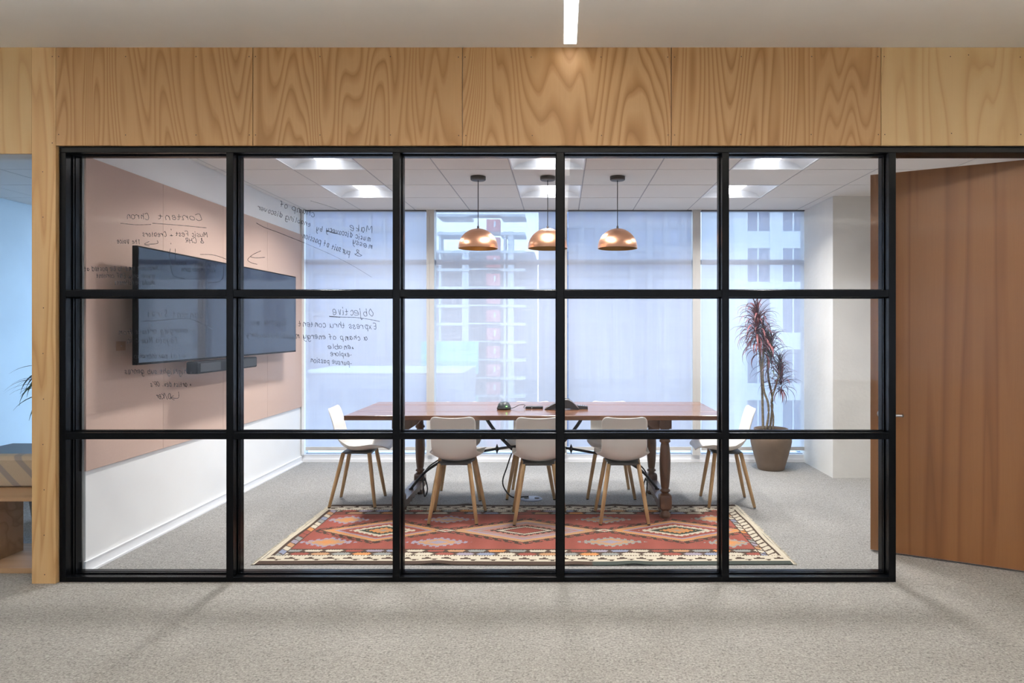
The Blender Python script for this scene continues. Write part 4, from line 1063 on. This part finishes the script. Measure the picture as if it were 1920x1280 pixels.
# white facade with paired windows, right
D1 = 68.0
b1 = empty('office_building', (X(1450, D1), D1, -40), label='white office facade with paired blue windows behind the right shades', cat='building')
bx1, by1 = X(1450, D1), D1
def loc(mb): 
    mb.v = [(x-bx1, y-by1, z+40) for x, y, z in mb.v]; return mb
xa, xb_ = X(1374, D1), X(1640, D1)
loc(MB().box(xa, xb_, D1+0.6, D1+18, -40, 32)).build('wall', M['fac_white'], b1)
pxw = [(1331, 1376), (1401, 1443), (1467, 1509), (1533, 1575)]
pitch = 95.0
for (a, b) in pxw:
    for k in range(-2, 6):
        y0 = 370 + k*pitch; y1 = y0 + 63
        w_ = MB(); q0 = at(a if a > 1374 else 1376, y0, D1); q1 = at(b, y1, D1)
        if a < 1374: continue
        o = loc(MB().box(q0[0], q1[0], D1+0.25, D1+0.6, q1[1], q0[1])).build('window', M['fac_glass'], b1)
        mx_ = (q0[0]+q1[0])/2
        loc(MB().box(mx_-0.07, mx_+0.07, D1+0.1, D1+0.25, q1[1], q0[1])).build('glazing_bar', M['fac_white'], o)
for k in range(-2, 6):
    y0 = 433 + k*pitch
    q0 = at(1374, y0, D1); q1 = at(1640, y0+32, D1)
    loc(MB().box(q0[0], q1[0], D1+0.0, D1+0.6, q1[1], q0[1])).build('spandrel', M['fac_white'], b1)
for a, b in ((1376, 1401), (1443, 1467), (1509, 1533)):
    loc(MB().box(X(a, D1), X(b, D1), D1-0.15, D1+0.6, -40, 32)).build('pier', M['fac_white'], b1)
# tower under construction, middle
D2 = 115.0
b2 = empty('construction_tower', (X(880, D2), D2, -40), label='concrete tower under construction with red hoist and cyan nets', cat='building')
bx1, by1 = X(880, D2), D2
loc(MB().box(X(800, D2), X(1000, D2), D2+4, D2+20, -40, 15)).build('core', M['core'], b2)
for k in range(-4, 12):
    y0 = 571 + (k-0)*34 - 34
    for (a, b, dd) in ((819, 880, 6), (938, 984, 6), (880, 938, 3)):
        m_ = MB(); bbox(m_, a, b, y0, y0+(5 if dd == 6 else 2.5), D2, dd); loc(m_).build('floor_slab', M['slab'], b2)
    m_ = MB(); bbox(m_, 912, 937, y0+10, y0+32, D2-1.0, 2.0); loc(m_).build('hoist_panel', M['hoist'], b2)
    m_ = MB(); bbox(m_, 926, 929, y0+14, y0+24, D2-1.2, 0.2); loc(m_).build('lamp_panel', M['fac_white'], b2)
for a, b in ((866, 878), (952, 962), (822, 826), (944, 948)):
    loc(MB().box(X(a, D2), X(b, D2), D2+0.3, D2+3, -40, 18)).build('column', M['slab'], b2)
for a, b, y0, y1, mt in ((790, 897, 640, 664, 'net'), (790, 897, 664, 676, 'net_g'), (790, 897, 676, 701, 'net'), (870, 892, 705, 729, 'orange'), (881, 896, 742, 760, 'net_g')):
    m_ = MB(); bbox(m_, a, b, y0, y1, D2-1.5, 0.3); loc(m_).build('site_net', M[mt], b2)
# low grey block, slate tower left, slate tower right
D3 = 95.0
b3 = empty('low_building', (X(760, D3), D3, -40), label='plain low grey building in front of the construction tower', cat='building'); bx1, by1 = X(760, D3), D3
loc(MB().box(X(560, D3), X(868, D3), D3, D3+14, -40, Z(699, D3))).build('wall', M['low'], b3)
loc(MB().box(X(560, D3), X(868, D3), D3-0.5, D3+14.5, Z(699, D3), Z(696, D3))).build('parapet', M['slab'], b3)
for k in range(5):
    loc(MB().box(X(600+k*55, D3), X(640+k*55, D3), D3-0.2, D3, Z(760, D3), Z(730, D3))).build('window', M['fac_glass'], b3)
D4 = 130.0
b4 = empty('glass_tower', (X(640, D4), D4, -40), label='slate blue glass tower behind the leftmost shade', cat='building'); bx1, by1 = X(640, D4), D4
loc(MB().box(X(520, D4), X(760, D4), D4, D4+25, -40, 34)).build('wall', M['dark_fac'], b4)
for k in range(14):
    zz = -20+k*4.0; loc(MB().box(X(520, D4), X(760, D4), D4-0.3, D4, zz, zz+0.9)).build('floor_band', M['core'], b4)
for k in range(9):
    xx_ = X(530+k*27, D4); loc(MB().box(xx_, xx_+0.5, D4-0.4, D4, -40, 34)).build('fin', M['low'], b4)
D5 = 150.0
b5 = empty('slab_tower', (X(1200, D5), D5, -40), label='wide slate coloured tower behind the right pendant lamp', cat='building'); bx1, by1 = X(1200, D5), D5
loc(MB().box(X(1010, D5), X(1400, D5), D5, D5+25, -40, 46)).build('wall', M['dark_fac'], b5)
for k in range(12):
    xx_ = X(1020+k*32, D5); loc(MB().box(xx_, xx_+1.3, D5-0.5, D5, -40, 46)).build('fin', M['low'], b5)
for k in range(12):
    zz = -18+k*5.2; loc(MB().box(X(1010, D5), X(1400, D5), D5-0.3, D5, zz, zz+1.2)).build('floor_band', M['low'], b5)
